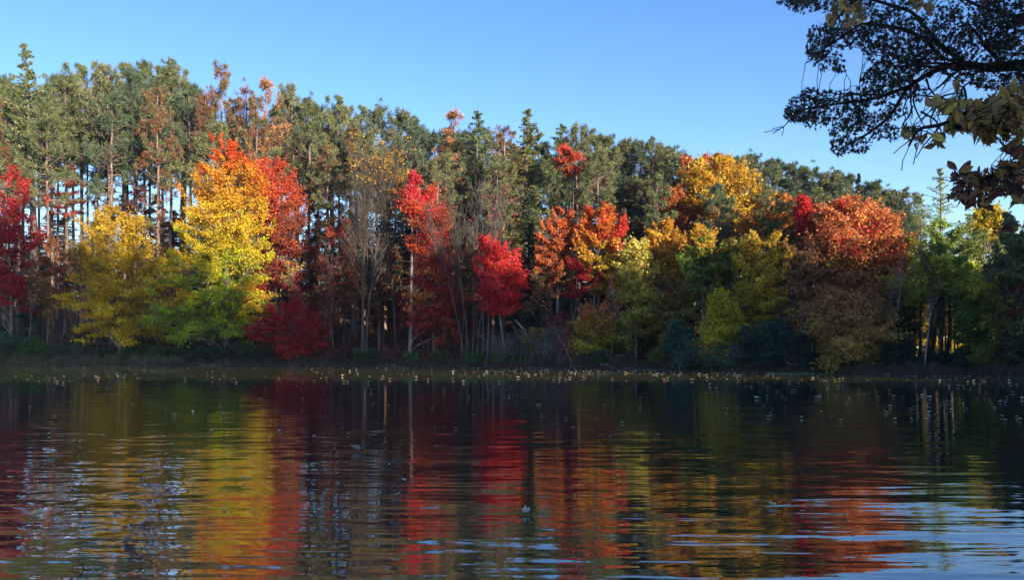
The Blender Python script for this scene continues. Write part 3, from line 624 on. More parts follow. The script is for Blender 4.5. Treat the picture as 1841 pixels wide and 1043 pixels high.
place('spruce', 'spruce_tree', 'pointed dark spruce tip above the broad coral tree on the ridge', 'spruce tree', 1545, 312, S_at(1545, 22), wx=.8, rz=1)
place('larch', 'larch_tree', 'feathery green larch with thin see-through boughs against the sky', 'larch tree', 1692, 304, S_at(1692, 8), wx=.9)
place('larch', 'larch_tree', 'shorter pale larch touching the feathery green larch on the side of the broad coral tree', 'larch tree', 1655, 350, S_at(1655, 10), wx=.8, rz=2.4)
place('larch', 'larch_tree', 'blue-green larch between the feathery green larch and the yellow crown', 'larch tree', 1740, 385, S_at(1740, 9), wx=.9, rz=4)
place('spruce', 'spruce_tree', 'small dark spruce top showing past the yellow crown near the picture edge', 'spruce tree', 1822, 388, S_at(1822, 12), wx=.6, rz=3)
sky_pines = [(8,150,0),(35,170,2),(96,150,3),(120,146,0),(150,130,1),(172,150,2),(196,124,4),(226,126,1),(246,140,3),(262,128,0),(284,140,2),(303,124,1),(326,142,4),(345,165,3),
  (505,190,4),(534,168,4),(556,195,2),(576,202,0),(596,215,3),(612,184,1),(636,204,4),(655,202,1),(690,206,2),(722,212,0),(742,230,5),(758,238,3),(782,252,5),(806,245,3),(828,250,5),(886,238,4),
  (1040,240,4),(1062,244,1),(1086,254,0),(1110,262,4),(1130,264,3),(1150,266,5),(1170,260,1),(1190,270,4),(1206,274,0),(1228,288,3),(1290,292,5),
  (1326,292,0),(1346,292,2),(1370,296,4),(1392,300,5),(1412,304,0),(1434,312,3),(1458,312,2),(1480,316,4),(1502,318,1),(1522,326,5),(1566,336,0),(1584,342,4),(1602,350,2),(1622,348,1)]
for px, top, k in sky_pines:
    d = rg.uniform(14, 20)+(8 if px > 1040 else 0)+(10 if px > 1300 else 0)
    lit = {0:'tufted',1:'slender',2:'broad-topped',3:'dark',4:'pale olive',5:'bushy dark'}[k]
    far_a = anchor(px)
    place('pine%d' % k, 'pine_tree', f'{lit} skyline pine above the {far_a}', 'pine tree', px+rg.normal()*2, top, S_at(px, d), group='pines along the top of the wood', rz=rg.uniform(0, 6.28), wx=rg.uniform(.8, 1.0))
for px, top, k, lab in [(395,124,'rust','rust-brown pine with a green tip towering over the golden maple'),(372,160,'dead','leafless brown pine skeleton beside the rust-brown pine'),(440,150,'dead','thin purple-brown dead pine over the golden maple'),
                        (424,185,'rust','patchy brown and green pine above the golden maple'),(481,158,'orange','narrow orange-brown crown on the skyline above the coral-red maple'),(465,182,'rust','brown-tinged pine on the skyline beside the orange-brown crown'),
                        (815,213,'orange','small orange crown catching the sun beside the yellow-green white pine'),(905,236,'rust','pinkish-brown pine between white pine and hemlock'),(800,262,'rust','grey-brown pine below the small orange crown'),
                        (640,240,'rust','faded brown pine with orange needles above the bare yellow-tipped tree'),(585,255,'dead','thin bare brown pine pole standing over the rust-red maple')]:
    place(k, 'pine_tree' if k != 'orange' else 'larch_tree', lab, 'pine tree' if k != 'orange' else 'larch tree', px, top, S_at(px, rg.uniform(11, 15)), rz=rg.uniform(0, 6), wx=.9)
bt('maple_tree', 'small scarlet-orange crown glowing among the ridge trees beside the olive hemlock', 1028, 12,
   [(264,1014,1034),(280,1004,1048),(300,1006,1052),(320,1015,1050)], [(0,(.4,.1,.05)),(1,(.7,.11,.05))], 34, n=70, lpc=55, trunk=.12, leaf=.18)
# rows of pines standing inside the wood
inner = []
for i in range(118):
    px = -60+i*16.5+rg.normal()*8
    sky = np.interp(px, [0,350,500,760,900,1000,1200,1400,1600,1850], [150,150,200,245,240,250,280,315,350,400])
    row = i % 3
    if row == 0 and i % 6 == 0: row = 2
    top = sky+rg.uniform([12,24,4][row], [50,70,30][row]); d = [11, 22, 29][row]+rg.normal()*1.5
    if px > 1640: continue
    if 330 < px < 480 and row != 1: top += 40
    k = ['pine%d' % rg.choice([0,1,3,4]), 'pine6', 'pine7'][row] if rg.uniform() > .15 else 'rust'
    inner.append((px, top, d, k, row))
for px, top, d, k, row in inner:
    w = {'r': 'browning pine'}.get(k[0], ['bare-stemmed pine', 'slender pine', 'dense pine'][row])
    place(k, 'pine_tree', f"{['front-rank', 'middle-rank', 'rear-rank'][row]} {w} above the {anchor(px)}", 'pine tree', px, top, S_at(px, d), group='pines standing inside the wood', rz=rg.uniform(0, 6.28), wx=rg.uniform(.75, 1.0))
for i in range(17):    # dark hemlocks closing the wood where no sky shows through
    px = [560,700,740,790,830,880,1000,1040,1085,1130,1175,1215,1262,1400,1440,1500,1590][i]
    place('spruce', 'spruce_tree', f'dark shaded spruce behind the {anchor(px)}', 'spruce tree', px, np.interp(px,[560,700,1000,1200,1600],[450,330,320,345,400])+rg.uniform(0, 40), S_at(px, rg.uniform(17, 25)), group='dark spruces inside the wood', rz=rg.uniform(0, 6.28), wx=1.1)

for i in range(56):
    px = -90+i*31+rg.normal()*6
    if px > 1640: continue
    top = np.interp(px, [0,340,420,560,640,720,1000,1300,1640],[392,385,375,395,385,350,345,370,420])+rg.uniform(-12, 16)
    place('spruce', 'spruce_tree', f'low back-row spruce behind the {anchor(px)}', 'spruce tree', px, top, S_at(px, rg.uniform(31, 35)), group='dark spruces inside the wood', rz=rg.uniform(0, 6.28), wx=2.4)
# ------------------------------------------------------------------ undergrowth trees and saplings
under = [(95,430,560,34,(.3,.12,.05)),(120,300,400,30,(.36,.1,.06)),(300,380,470,34,(.24,.06,.05)),(255,330,430,36,(.13,.06,.05)),(560,430,560,34,(.22,.06,.04)),(600,470,600,30,(.2,.09,.05)),(690,430,540,34,(.24,.12,.05)),
         (705,520,600,30,(.26,.07,.05)),(660,470,590,36,(.2,.1,.05)),(800,380,470,28,(.36,.3,.1)),(770,540,610,34,(.34,.08,.05)),(850,520,590,30,(.3,.06,.06)),(1100,420,540,30,(.2,.11,.06)),(1130,380,470,30,(.16,.1,.05)),
         (1160,330,430,34,(.14,.11,.05)),(1210,500,620,36,(.26,.2,.05)),(1180,560,640,32,(.22,.19,.04)),(1250,560,650,34,(.12,.16,.05)),(1330,430,560,34,(.2,.17,.05)),(1290,360,460,38,(.11,.14,.06)),(1100,560,640,30,(.28,.22,.05)),
         (1420,380,480,34,(.2,.12,.06)),(1590,480,590,34,(.26,.1,.06)),(1620,540,640,30,(.09,.1,.04)),(1775,420,540,40,(.22,.26,.06)),(1700,400,500,44,(.22,.28,.06)),(1645,430,520,30,(.24,.28,.05)),(1820,560,650,40,(.2,.2,.04)),(1760,600,655,26,(.3,.26,.04)),
         (30,540,620,44,(.04,.09,.04)),(150,590,645,34,(.14,.1,.05)),(330,590,648,34,(.05,.08,.03)),(450,585,650,34,(.06,.08,.03)),(640,590,650,32,(.2,.08,.06)),(255,590,648,34,(.2,.16,.04)),(1010,560,640,26,(.26,.09,.06)),(945,330,440,24,(.1,.09,.05)),
         (960,235,330,30,(.12,.12,.05)),(930,290,380,34,(.2,.09,.07)),(1060,300,400,34,(.17,.08,.07)),(870,290,380,34,(.1,.1,.06)),(500,250,340,34,(.14,.11,.07)),(545,260,360,34,(.16,.1,.06)),(700,300,400,40,(.13,.09,.06)),(770,290,380,36,(.07,.07,.05))]
cname = lambda c: 'rust-red' if c[0] > 2.2*c[1] else ('dark green' if c[1] > c[0]*1.1 else ('dull yellow' if c[0] > .25 else 'brown'))
for i, (px, y0, y1, w, c) in enumerate(under):
    bt('understory_tree', f'thin {cname(c)} understory tree beside the {anchor(px)}', px, 5+7*((i*7) % 5)/4+(6 if y0 < 400 else 0),
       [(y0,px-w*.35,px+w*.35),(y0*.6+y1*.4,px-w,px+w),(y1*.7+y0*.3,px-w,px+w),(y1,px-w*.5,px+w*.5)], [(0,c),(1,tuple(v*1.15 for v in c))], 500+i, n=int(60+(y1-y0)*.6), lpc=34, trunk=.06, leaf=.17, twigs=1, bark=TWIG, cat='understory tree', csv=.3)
sap = np.random.default_rng(31)
BP_ = {}
for i in range(84):
    px = sap.choice([sap.uniform(-20, 320), sap.uniform(500, 980), sap.uniform(500, 960), sap.uniform(960, 1250), sap.uniform(1600, 1841)]); d = sap.uniform(1.6, 24)
    D = S_at(px, d); h = min(sap.uniform(5, 11), (626-sap.uniform(400, 480))/FPX*D); X0 = (px-CX)/FPX*D
    pale = i % 3 == 0
    key = (pale, i % 7)
    if key not in BP_:
        r_ = np.random.default_rng(800+i); K = 8; t = np.linspace(0, 1, K)
        P = np.stack([np.cumsum(r_.normal(size=K)*.09)+t*r_.normal()*.9, np.cumsum(r_.normal(size=K)*.09), 8*t], 1)[None]; Q = (.06*(1-.75*t))[None]; Q[0, 0] *= 1.3
        P1, R1 = grow(r_, P, Q, 13, .7, .2, .4, .98, .3, 5, .5); P2, R2 = grow(r_, P1, R1, 5, .6, .5, .2, 1, .15, 3, .6); P3, R3 = grow(r_, P2, R2, 3, .6, .6, .2, 1, .1, 3, .6)
        mt = BARK_PALE if pale else TWIG
        a = mesh_obj('trunk', *tubes(P, Q, 6), mt, smooth=True); b = mesh_obj('limbs', *join([tubes(P1, np.maximum(R1, .014), 4), tubes(P2, np.maximum(R2, .009), 3), tubes(P3, np.maximum(R3, .007), 3)]), mt)
        ends = np.concatenate([P3[:, -1], P2[:, -1]]); ends = ends[r_.uniform(size=len(ends)) < .5]
        Pc = np.repeat(ends, 3, 0)+r_.normal(size=(len(ends)*3, 3))*.14
        Vl, Fl = leaf_quads(r_, Pc, np.tile([0, -1., 0], (len(Pc), 1)), .15, rnd=1)
        base = np.array([(.3,.08,.05),(.4,.2,.06),(.22,.1,.06),(.45,.3,.06)][i % 4])
        cl = base*np.exp(r_.normal(size=(len(Pc), 1))*.3)*(1+r_.normal(size=(len(Pc), 3))*.08)
        c_ = mesh_obj('crown', Vl, Fl, LEAF, tint=np.repeat(np.clip(cl, .004, .8), 4, 0))
        for q in (a, b, c_): C.objects.unlink(q)
        BP_[key] = (a, b, c_)
    z0 = float(ground_z(X0, D))-.05
    root = empty('sapling', (X0, D, z0)); root.rotation_euler = (sap.normal()*.05, sap.normal()*.07, sap.uniform(0, 6.28)); root.scale = (h/8,)*3
    tag(root, f"{'pale grey' if pale else 'brown'} sapling {'by the water near' if d < 6 else 'on the slope near' if d < 14 else 'deep behind'} the {anchor(px)}", 'sapling', 'bare saplings in the wood')
    for q in BP_[key]:
        c_ = q.copy(); C.objects.link(c_); c_.parent = root
# thin dark trunks in front of the clearing, and the leaning pale trunk
for i, (px, top, tr) in enumerate([(1655,470,.1),(1690,500,.09),(1703,480,.2),(1716,490,.08),(1722,500,.07),(1752,480,.1)]):
    bare_tree('bare_tree', 'thin black trunk backlit by the sunlit clearing', px, S_at(px, 5+i % 3), top, 1.6, 700+i, trunk=tr*.75, n1=8, fork=.6, n2=4, n3=3, bark=BARK_DARK, group='black trunks before the clearing')
bare_tree('bare_tree', 'slim white trunk leaning out from the bank in front of the black trunks', 1662, S_at(1662, 1.), 545, .7, 720, trunk=.06, tip=1676, n1=4, fork=.6, n2=3, n3=2, bark=BARK_PALE)

# ------------------------------------------------------------------ shrubs, reeds, grass, driftwood on the bank
def shrub(px, d, hpx, wpx, col, label, seed, n=46, lpc=60, leaf=.12, name='shrub', cat='shrub'):
    D = S_at(px, d); s = D/FPX; X0 = (px-CX)*s; Z0 = float(ground_z(X0, D)); h = hpx*s; w = wpx*s/2
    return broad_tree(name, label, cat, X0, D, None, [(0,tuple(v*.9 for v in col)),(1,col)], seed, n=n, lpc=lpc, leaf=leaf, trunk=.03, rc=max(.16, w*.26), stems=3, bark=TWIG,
                      world=[(Z0+.02, X0-w*.75, X0+w*.75), (Z0+h*.4, X0-w, X0+w), (Z0+h*.75, X0-w*.75, X0+w*.75), (Z0+h, X0-w*.25, X0+w*.25)])
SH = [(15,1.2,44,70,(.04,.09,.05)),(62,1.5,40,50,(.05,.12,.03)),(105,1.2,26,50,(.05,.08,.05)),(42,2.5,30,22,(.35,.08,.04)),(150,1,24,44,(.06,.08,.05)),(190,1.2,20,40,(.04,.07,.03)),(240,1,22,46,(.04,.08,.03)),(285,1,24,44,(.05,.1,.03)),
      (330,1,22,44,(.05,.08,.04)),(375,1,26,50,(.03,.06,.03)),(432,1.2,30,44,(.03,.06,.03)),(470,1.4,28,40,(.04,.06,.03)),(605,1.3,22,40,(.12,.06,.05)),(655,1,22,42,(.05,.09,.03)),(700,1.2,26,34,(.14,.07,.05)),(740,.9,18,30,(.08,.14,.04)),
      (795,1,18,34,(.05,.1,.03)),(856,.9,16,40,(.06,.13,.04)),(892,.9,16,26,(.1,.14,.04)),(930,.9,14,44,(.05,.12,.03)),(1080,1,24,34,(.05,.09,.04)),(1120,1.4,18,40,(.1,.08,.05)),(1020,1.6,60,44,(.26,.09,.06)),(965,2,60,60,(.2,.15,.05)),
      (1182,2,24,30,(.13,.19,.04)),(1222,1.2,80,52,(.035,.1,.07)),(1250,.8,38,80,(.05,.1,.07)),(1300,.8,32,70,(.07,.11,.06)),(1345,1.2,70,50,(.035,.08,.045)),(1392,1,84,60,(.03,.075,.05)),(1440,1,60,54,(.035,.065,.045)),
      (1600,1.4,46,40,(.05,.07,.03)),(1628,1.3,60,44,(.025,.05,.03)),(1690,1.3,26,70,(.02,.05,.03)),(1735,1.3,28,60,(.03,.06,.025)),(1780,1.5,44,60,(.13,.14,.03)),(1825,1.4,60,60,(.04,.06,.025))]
adj = lambda c: ('blue-green' if c[2] > c[0]*1.1 and c[1] > c[0] else 'rusty' if c[0] > 1.6*c[1] else 'yellow-green' if c[0] > .09 and c[1] > c[0] else 'olive' if c[0] > .12 else 'dark green')
for i, (px, d, h, w, c) in enumerate(SH):
    big = 'tall' if h > 50 else 'low'; lc = tuple(v*1.5 for v in c)
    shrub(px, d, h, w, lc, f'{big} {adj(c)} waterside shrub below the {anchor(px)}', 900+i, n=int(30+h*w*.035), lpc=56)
def blades(rng, n, x0, x1, dmin, dmax, h, w, cols, lean=.25, clumped=None):
    px = rng.uniform(x0, x1, n)
    if clumped: px = px+np.sin(px*.13)*9
    D = np.array([S_at(q, 0) for q in np.linspace(x0, x1, 40)]); D = np.interp(px, np.linspace(x0, x1, 40), D)+rng.uniform(dmin, dmax, n)
    X = (px-CX)/FPX*D; Z = np.maximum(ground_z(X, D), -.05)
    P = np.stack([X, D, Z], 1); d = unit(np.stack([rng.normal(size=n)*lean, rng.normal(size=n)*lean, np.ones(n)], 1))
    hh = h*rng.uniform(.4, 1.15, (n, 1))*(.75+.25*np.sin(px*.21+1)*np.sin(px*.057))[:, None]; s = unit(np.stack([rng.normal(size=n), rng.normal(size=n)*.4, np.zeros(n)], 1))*w
    bend = np.stack([rng.normal(size=n), rng.normal(size=n), np.zeros(n)], 1)*.18*hh
    V = np.stack([P-s, P+s, P+d*hh*.6+s*.7+bend*.3, P+d*hh+bend], 1).reshape(-1, 3)
    c = np.array(cols)[rng.integers(0, len(cols), n)]*np.exp(rng.normal(size=(n, 1))*.2)
    return V, np.arange(4*n).reshape(-1, 4), np.repeat(np.clip(c, 0, .8), 4, 0)
rr_ = np.random.default_rng(55)
for nm, lab, args in [('grass', 'tall grey-green grass along the bank below the crimson and olive-yellow maples', (11000, -40, 330, -.1, 1.6, .72, .014, [(.1,.13,.07),(.14,.15,.08),(.2,.17,.1)])),
                      ('reed_grass', 'dull brown-grey reeds fringing the water below the feathery green larch', (8000, 1605, 1880, -.1, 1.1, .5, .012, [(.1,.09,.06),(.08,.08,.06),(.14,.12,.08)])),
                      ('bank_weeds', 'short dark weeds and sedge along the middle of the bank', (16000, 320, 1605, -.1, 1.3, .42, .014, [(.06,.09,.04),(.1,.09,.05),(.14,.07,.05)]))]:
    V, F, T = blades(rr_, *args); o = mesh_obj(nm, V, F, LEAF, tint=T); tag(o, lab, nm.replace('_', ' '), kind='stuff')
# leaf litter on the slope
n = 26000; px = rr_.uniform(-60, 1900, n); D = np.interp(px, np.linspace(-60, 1900, 60), [S_at(q, 0) for q in np.linspace(-60, 1900, 60)])+rr_.uniform(.15, 1, n)**1.4*16
X = (px-CX)/FPX*D; P = np.stack([X, D, ground_z(X, D)+.03], 1)
V, F = leaf_quads(rr_, P, np.tile([0, 0, 1.], (n, 1)), .14, upw=1.2, outw=0, rnd=.7)
T = np.array([(.3,.1,.06),(.2,.09,.05),(.42,.2,.08),(.12,.05,.04),(.34,.09,.09)])[rr_.integers(0, 5, n)]*np.exp(rr_.normal(size=(n, 1))*.25)
o = mesh_obj('fallen_leaves', V, F, LEAF, tint=np.repeat(np.clip(T, 0, .8), 4, 0)); tag(o, 'red and brown fallen leaves covering the slope between the trunks', 'fallen leaves', kind='stuff')
def log_thing(label, A, B, r, seed, bark=BARK_PALE, name='fallen_branch', cat='fallen branch', twig=5, sag=.1):
    rng = np.random.default_rng(seed); A = np.array(A, float); B = np.array(B, float)
    P = curve(rng, A[None], B[None], 8, sag, .012); Q = (r*np.linspace(1, .35, 8))[None]
    P1, R1 = grow(rng, P, Q, twig, .7, .35, .3, 1, .15, 5, .5); P2, R2 = grow(rng, P1, R1, 3, .6, .5, .2, 1, .05, 3, .6)
    root = empty(name, A); tag(root, label, cat)
    V, F = tubes(P, Q, 7); mesh_obj('stem', V-A, F, bark, root, smooth=True)
    V, F = join([tubes(P1, np.maximum(R1, .008), 4), tubes(P2, np.maximum(R2, .006), 3)]); mesh_obj('twigs', V-A, F, bark, root, smooth=True)
    return root
def on(px, py, d): return at(px, py, S_at(px, d))
log_thing('long curved grey branch arching down through the brush pile', on(926,575,2.2), on(1010,640,1.6), .06, 1, sag=-.4, twig=9)
log_thing('two-forked dead branch slanting into the water at the brush pile', on(938,628,1.6), on(968,660,.1), .05, 2, twig=3, bark=BARK)
log_thing('thin dead branch lying just behind the two-forked dead branch', on(946,630,1.9), on(975,658,.5), .04, 3, twig=3, bark=BARK)
log_thing('bent bare branch sprouting upward from the brush pile', on(1030,660,.4), on(985,585,1.6), .05, 4, twig=14, sag=.5, bark=BARK)
log_thing('bare branch dropping its twigs to the water at the end of the brush pile', on(985,590,1.8), on(1035,655,.3), .05, 5, twig=14, sag=.3, bark=BARK)
log_thing('grey drift log lying on the open leafy bank under the pale yellow tree', on(1080,655,.5), on(1108,664,-.1), .07, 6, twig=1, sag=.06)
log_thing('dead pole leaning from the bank below the golden maple', on(468,640,1.2), on(492,657,.1), .05, 7, twig=1)
log_thing('long thin dead trunk leaning across the dark gap behind the low crimson maple', on(580,552,9), on(640,592,7), .06, 8, twig=3, sag=.1)
log_thing('bleached branch caught in the dark bushes below the broad coral tree', on(1412,648,.8), on(1432,656,.3), .05, 9, twig=4, sag=-.1)
log_thing('sunken branch slanting out of the blue-green shrub', on(1262,662,.2), on(1292,648,1.), .04, 10, twig=3)
for i, (px, d) in enumerate([(900, 1.2), (955, 1.5), (990, 1.3), (1012, 1.0)]):
    rng = np.random.default_rng(60+i); D = S_at(px, d); X0 = (px-CX)/FPX*D; Z0 = float(ground_z(X0, D)); A = np.array([X0, D, Z0])
    n = 34; st = A+rng.normal(size=(n, 3))*np.array([.7, .4, .05]); en = st+np.stack([rng.normal(size=n)*.9+.2, rng.normal(size=n)*.5, rng.uniform(.3, 2.1, n)], 1)
    P = curve(rng, st, en, 6, .3, .04); Q = np.full((n, 1), .022)*np.linspace(1, .4, 6)[None]
    P1, R1 = grow(rng, P, Q, 7, .6, .4, .2, 1, 0, 4, .6); P2, R2 = grow(rng, P1, R1, 3, .6, .5, .2, 1, 0, 3, .7)
    V, F = join([tubes(P, Q, 4), tubes(P1, np.maximum(R1, .009), 3), tubes(P2, np.maximum(R2, .007), 3)])
    o = mesh_obj('dead_brush', V-A, F, BARK); o.location = tuple(A)
    tag(o, ['tangle of bare twigs under the scarlet tree', 'grey heap of bare twigs at the start of the brush pile', 'densest grey twig heap in the middle of the brush pile', 'drooping twig heap where the brush pile meets the rusty shrub'][i], 'brush pile')
for i, (a, b, lab) in enumerate([(120,150,'short grey log half in the water beside the tall bank grass'),(352,392,'mossy log lying along the waterline under the golden maple'),(575,606,'broken branch at the waterline beside the low crimson maple'),(690,716,'dark root end jutting into the lake below the bare yellow-tipped tree'),
      (1150,1176,'thin log at the water edge below the pale yellow tree'),(1560,1600,'long drift log below the wide brown-olive tree')]):
    log_thing(lab, on(a, 655, .25)*[1,1,0]+[0,0,.08], on(b, 655, -.15)*[1,1,0]+[0,0,.03], .06+.02*(i % 3), 40+i, twig=2, sag=.03, bark=BARK)
# stones along the waterline: one run of gravelly rubble nobody could count
n = 1500; px = rr_.uniform(-30, 1870, n); D = np.interp(px, np.linspace(-30, 1870, 60), [S_at(q, 0) for q in np.linspace(-30, 1870, 60)])+rr_.uniform(-.35, .3, n)
X = (px-CX)/FPX*D; s = rr_.uniform(.03, .11, n)[:, None, None]
ico = np.array([[0,0,1],[.9,0,.3],[.28,.85,.3],[-.73,.53,.3],[-.73,-.53,.3],[.28,-.85,.3],[0,0,-.6]]); fi = np.array([[0,1,2],[0,2,3],[0,3,4],[0,4,5],[0,5,1],[6,2,1],[6,3,2],[6,4,3],[6,5,4],[6,1,5]])
V = (ico[None]*np.array([1.4, 1, .6])+rr_.normal(size=(n, 7, 3))*.12)*s+np.stack([X, D, np.maximum(ground_z(X, D), -.03)], 1)[:, None]
F = (fi[None]+7*np.arange(n)[:, None, None]).reshape(-1, 3)
o = mesh_obj('gravel', V.reshape(-1, 3), F, BARK); tag(o, 'small stones and debris along the waterline of the far bank', 'gravel', kind='stuff')

# ------------------------------------------------------------------ floating leaves
def float_leaf_mesh(rng, col):
    k = 12; a = np.linspace(0, 2*np.pi, k, endpoint=False); rad = 1+.28*np.cos(5*a+.3)+rng.normal(size=k)*.06
    xy = np.stack([np.cos(a)*rad*.6, np.sin(a)*rad*.42], 1); z = .16*(np.abs(xy[:, 0])**2)*3+np.abs(xy[:, 1])*.35+rng.normal(size=k)*.03
    V = np.concatenate([[[0, 0, 0]], np.column_stack([xy, z])]); V = np.repeat(V[None], 1, 0)[0]; i = np.arange(k)
    F = np.stack([np.zeros(k, int), 1+i, 1+(i+1) % k], 1)
    return V, F, np.tile(np.array(col), (k+1, 1))
FLC = [(.8,.66,.36),(.75,.5,.2),(.62,.3,.14),(.8,.72,.5),(.5,.32,.25)]
fl = []
for i in range(5):
    V, F, T = float_leaf_mesh(rr_, FLC[i]); o = mesh_obj('floating_leaf', V, F, LEAF, tint=T); C.objects.unlink(o); fl.append(o)
pts = []
def scat(n, x0, x1, y0, y1, bias=1., s=(.09, .15)):
    for _ in range(n):
        px = rr_.uniform(x0, x1); py = y0+(y1-y0)*rr_.uniform()**bias; D = CAM_H*FPX/(py-HOR); X = (px-CX)/FPX*D
        if D < float(shore(X))-.15: pts.append((X, D, rr_.uniform(*s)))
scat(300, 560, 1560, 661, 690, 2.3, (.05, .14)); scat(200, 880, 1340, 664, 676, 1.3, (.05, .12)); scat(80, 0, 560, 658, 690, 1., (.04, .1)); scat(70, 1250, 1841, 676, 720, 1., (.05, .11)); scat(50, 0, 620, 690, 790, 1.6, (.04, .07)); scat(50, 620, 1300, 690, 790, 1.8, (.04, .07))
scat(100, 1300, 1841, 690, 760, 1.4, (.04, .08)); scat(16, 0, 800, 800, 960, 1., (.04, .07)); scat(6, 900, 1841, 800, 940, 1., (.04, .07))
special = [(240,973,.13,'pinkish curled leaf floating on the near water below the golden reflection',4),(640,812,.14,'upturned pale pink leaf floating alone in the dark middle water',4),
           (88,818,.13,'pale grey leaf floating flat near the picture edge on the rippled water',3),(255,855,.1,'plum-coloured leaf floating in front of the olive-yellow reflection',4),(945,925,.08,'small pale leaf drifting on black water below the scarlet reflection',3),
           (710,1015,.06,'yellow-green leaf floating close to the camera below the pink-red reflection',1)]
pts.sort(key=lambda q: q[1]/q[2])
def put_leaf(X, D, s, k, label, group=None):
    o = fl[k].copy(); C.objects.link(o); o.location = (X, D, .006); o.rotation_euler = (rr_.normal()*.25, rr_.normal()*.2, rr_.uniform(0, 6.28)); o.scale = (s,)*3
    o.location.z += .25*s; tag(o, label, 'floating leaf', group); return o
for X, D, s in pts[:290]:
    k = int(rr_.choice([0, 0, 0, 1, 1, 2, 3, 3])); col = ['cream-yellow', 'amber', 'orange-brown', 'pale cream'][k]
    pq = CX+X/D*FPX; zone = ('on muddy-green calm water' if D > 32 else 'on dark rippled water' if D > 14 else 'on the nearer dark water')+f' out from the {anchor(pq)}'
    o = put_leaf(X, D, s, k, f'small {col} leaf {zone}', 'leaves floating on the lake'); o['shared'] = 1
for px, py, s, lab, k in special:
    D = CAM_H*FPX/(py-HOR); put_leaf((px-CX)/FPX*D, D, s, k, lab)
rest = pts[290:]
Vs = []; Ts = []; Fs = []; nn = 0
for X, D, s in rest:
    V, F, T = float_leaf_mesh(rr_, FLC[int(rr_.integers(0, 4))]); a = rr_.uniform(0, 6.28); c_, s_ = math.cos(a), math.sin(a)
    V = (V*s)@np.array([[c_, s_, 0], [-s_, c_, 0], [0, 0, 1]])+np.array([X, D, .01]); Vs.append(V); Fs.append(F+nn); Ts.append(T); nn += len(V)
if rest:
    o = mesh_obj('drifting_leaves', np.concatenate(Vs), np.concatenate(Fs), LEAF, tint=np.concatenate(Ts)); tag(o, 'tiny pale leaves scattered on the calm water along the far bank', 'floating leaves', kind='stuff')
# mat of water weed by the dark bushes
n = 700; px = rr_.uniform(1380, 1520, n); D = CAM_H*FPX/(rr_.uniform(669.5, 673.5, n)-HOR); X = (px-CX)/FPX*D; P = np.stack([X, D, np.full(n, .02)], 1)
V, F = leaf_quads(rr_, P, np.tile([0, 0, 1.], (n, 1)), .1, upw=1, outw=0, rnd=.5)
o = mesh_obj('water_weeds', V, F, LEAF, tint=np.repeat(np.array([[.2,.26,.12]])*np.exp(rr_.normal(size=(n, 1))*.3), 4, 0)); tag(o, 'thin pale green line of water weed below the dark bushes', 'water weed', kind='stuff')

# ------------------------------------------------------------------ near trees hanging in from the side
def star_leaf(rng, lobed=True):
    if lobed:
        ang = np.array([-90,-60,-38,-22,-8,12,28,50,66,90,114,130,152,168,188,202,218,240.])
        rad = np.array([.16,.32,.6,.24,.78,.28,.9,.36,.5,1.05,.5,.36,.9,.28,.78,.24,.6,.32])
    else:
        yy = np.array([-.62,-.5,-.3,-.05,.2,.42,.6,.82,.6,.42,.2,-.05,-.3,-.5]); xx = np.array([0,.13,.26,.33,.3,.19,.08,0,-.08,-.19,-.3,-.33,-.26,-.13])
        z = -yy**2*.25+np.abs(xx)*.5+rng.normal(size=14)*.02; V = np.concatenate([[[0, .1, 0]], np.column_stack([xx, yy, z])]); i = np.arange(14)
        return V, np.stack([np.zeros(14, int), 1+i, 1+(i+1) % 14], 1)
    a = np.radians(ang); x = np.cos(a)*rad*.5; y = np.sin(a)*rad*.5
    z = -np.abs(x)*.35*0-x**2*.6+np.abs(x)*.3+rng.normal(size=len(a))*.015
    V = np.concatenate([[[0, 0, 0]], np.column_stack([x, y, z])]); i = np.arange(len(a))
    return V, np.stack([np.zeros(len(a), int), 1+i, 1+(i+1) % len(a)], 1)
def leaf_mass(rng, P, size, cols, lobed, hang=.6):
    n = len(P); V0, F0 = star_leaf(rng, lobed); down = unit(np.stack([rng.normal(size=n)*.7, rng.normal(size=n)*.7, -hang+rng.normal(size=n)*.45], 1))
    nrm = unit(np.cross(down, rng.normal(size=(n, 3)))); sx_ = np.cross(down, nrm); s = size*rng.uniform(.65, 1.2, n)
    cup = rng.uniform(.2, 1.3, n)
    V = P[:, None]+(sx_[:, None]*V0[None, :, :1]*rng.uniform(.75, 1.05, (n, 1, 1))+down[:, None]*V0[None, :, 1:2]+nrm[:, None]*V0[None, :, 2:3]*cup[:, None, None])*s[:, None, None]
    F = (F0[None]+len(V0)*np.arange(n)[:, None, None]).reshape(-1, 3)
    c = np.array(cols)[rng.integers(0, len(cols), n)]*np.exp(rng.normal(size=(n, 1))*.25)
    return V.reshape(-1, 3), F, np.repeat(np.clip(c, .003, .8), len(V0), 0)
def ell(rng, L_, D0, Dj, f=1.):
    out = []
    for cx, cy, rx, ry, n in L_:
        n = max(1, int(n*f))
        r = np.sqrt(rng.uniform(size=n)); a = rng.uniform(0, 6.28, n); px = cx+r*rx*np.cos(a); py = cy+r*ry*np.sin(a); D = D0+rng.normal(size=n)*Dj
        out.append(np.stack([(px-CX)/FPX*D, D, CAM_H-(py-HOR)/FPX*D], 1))
    return np.concatenate(out)
rn = np.random.default_rng(77)
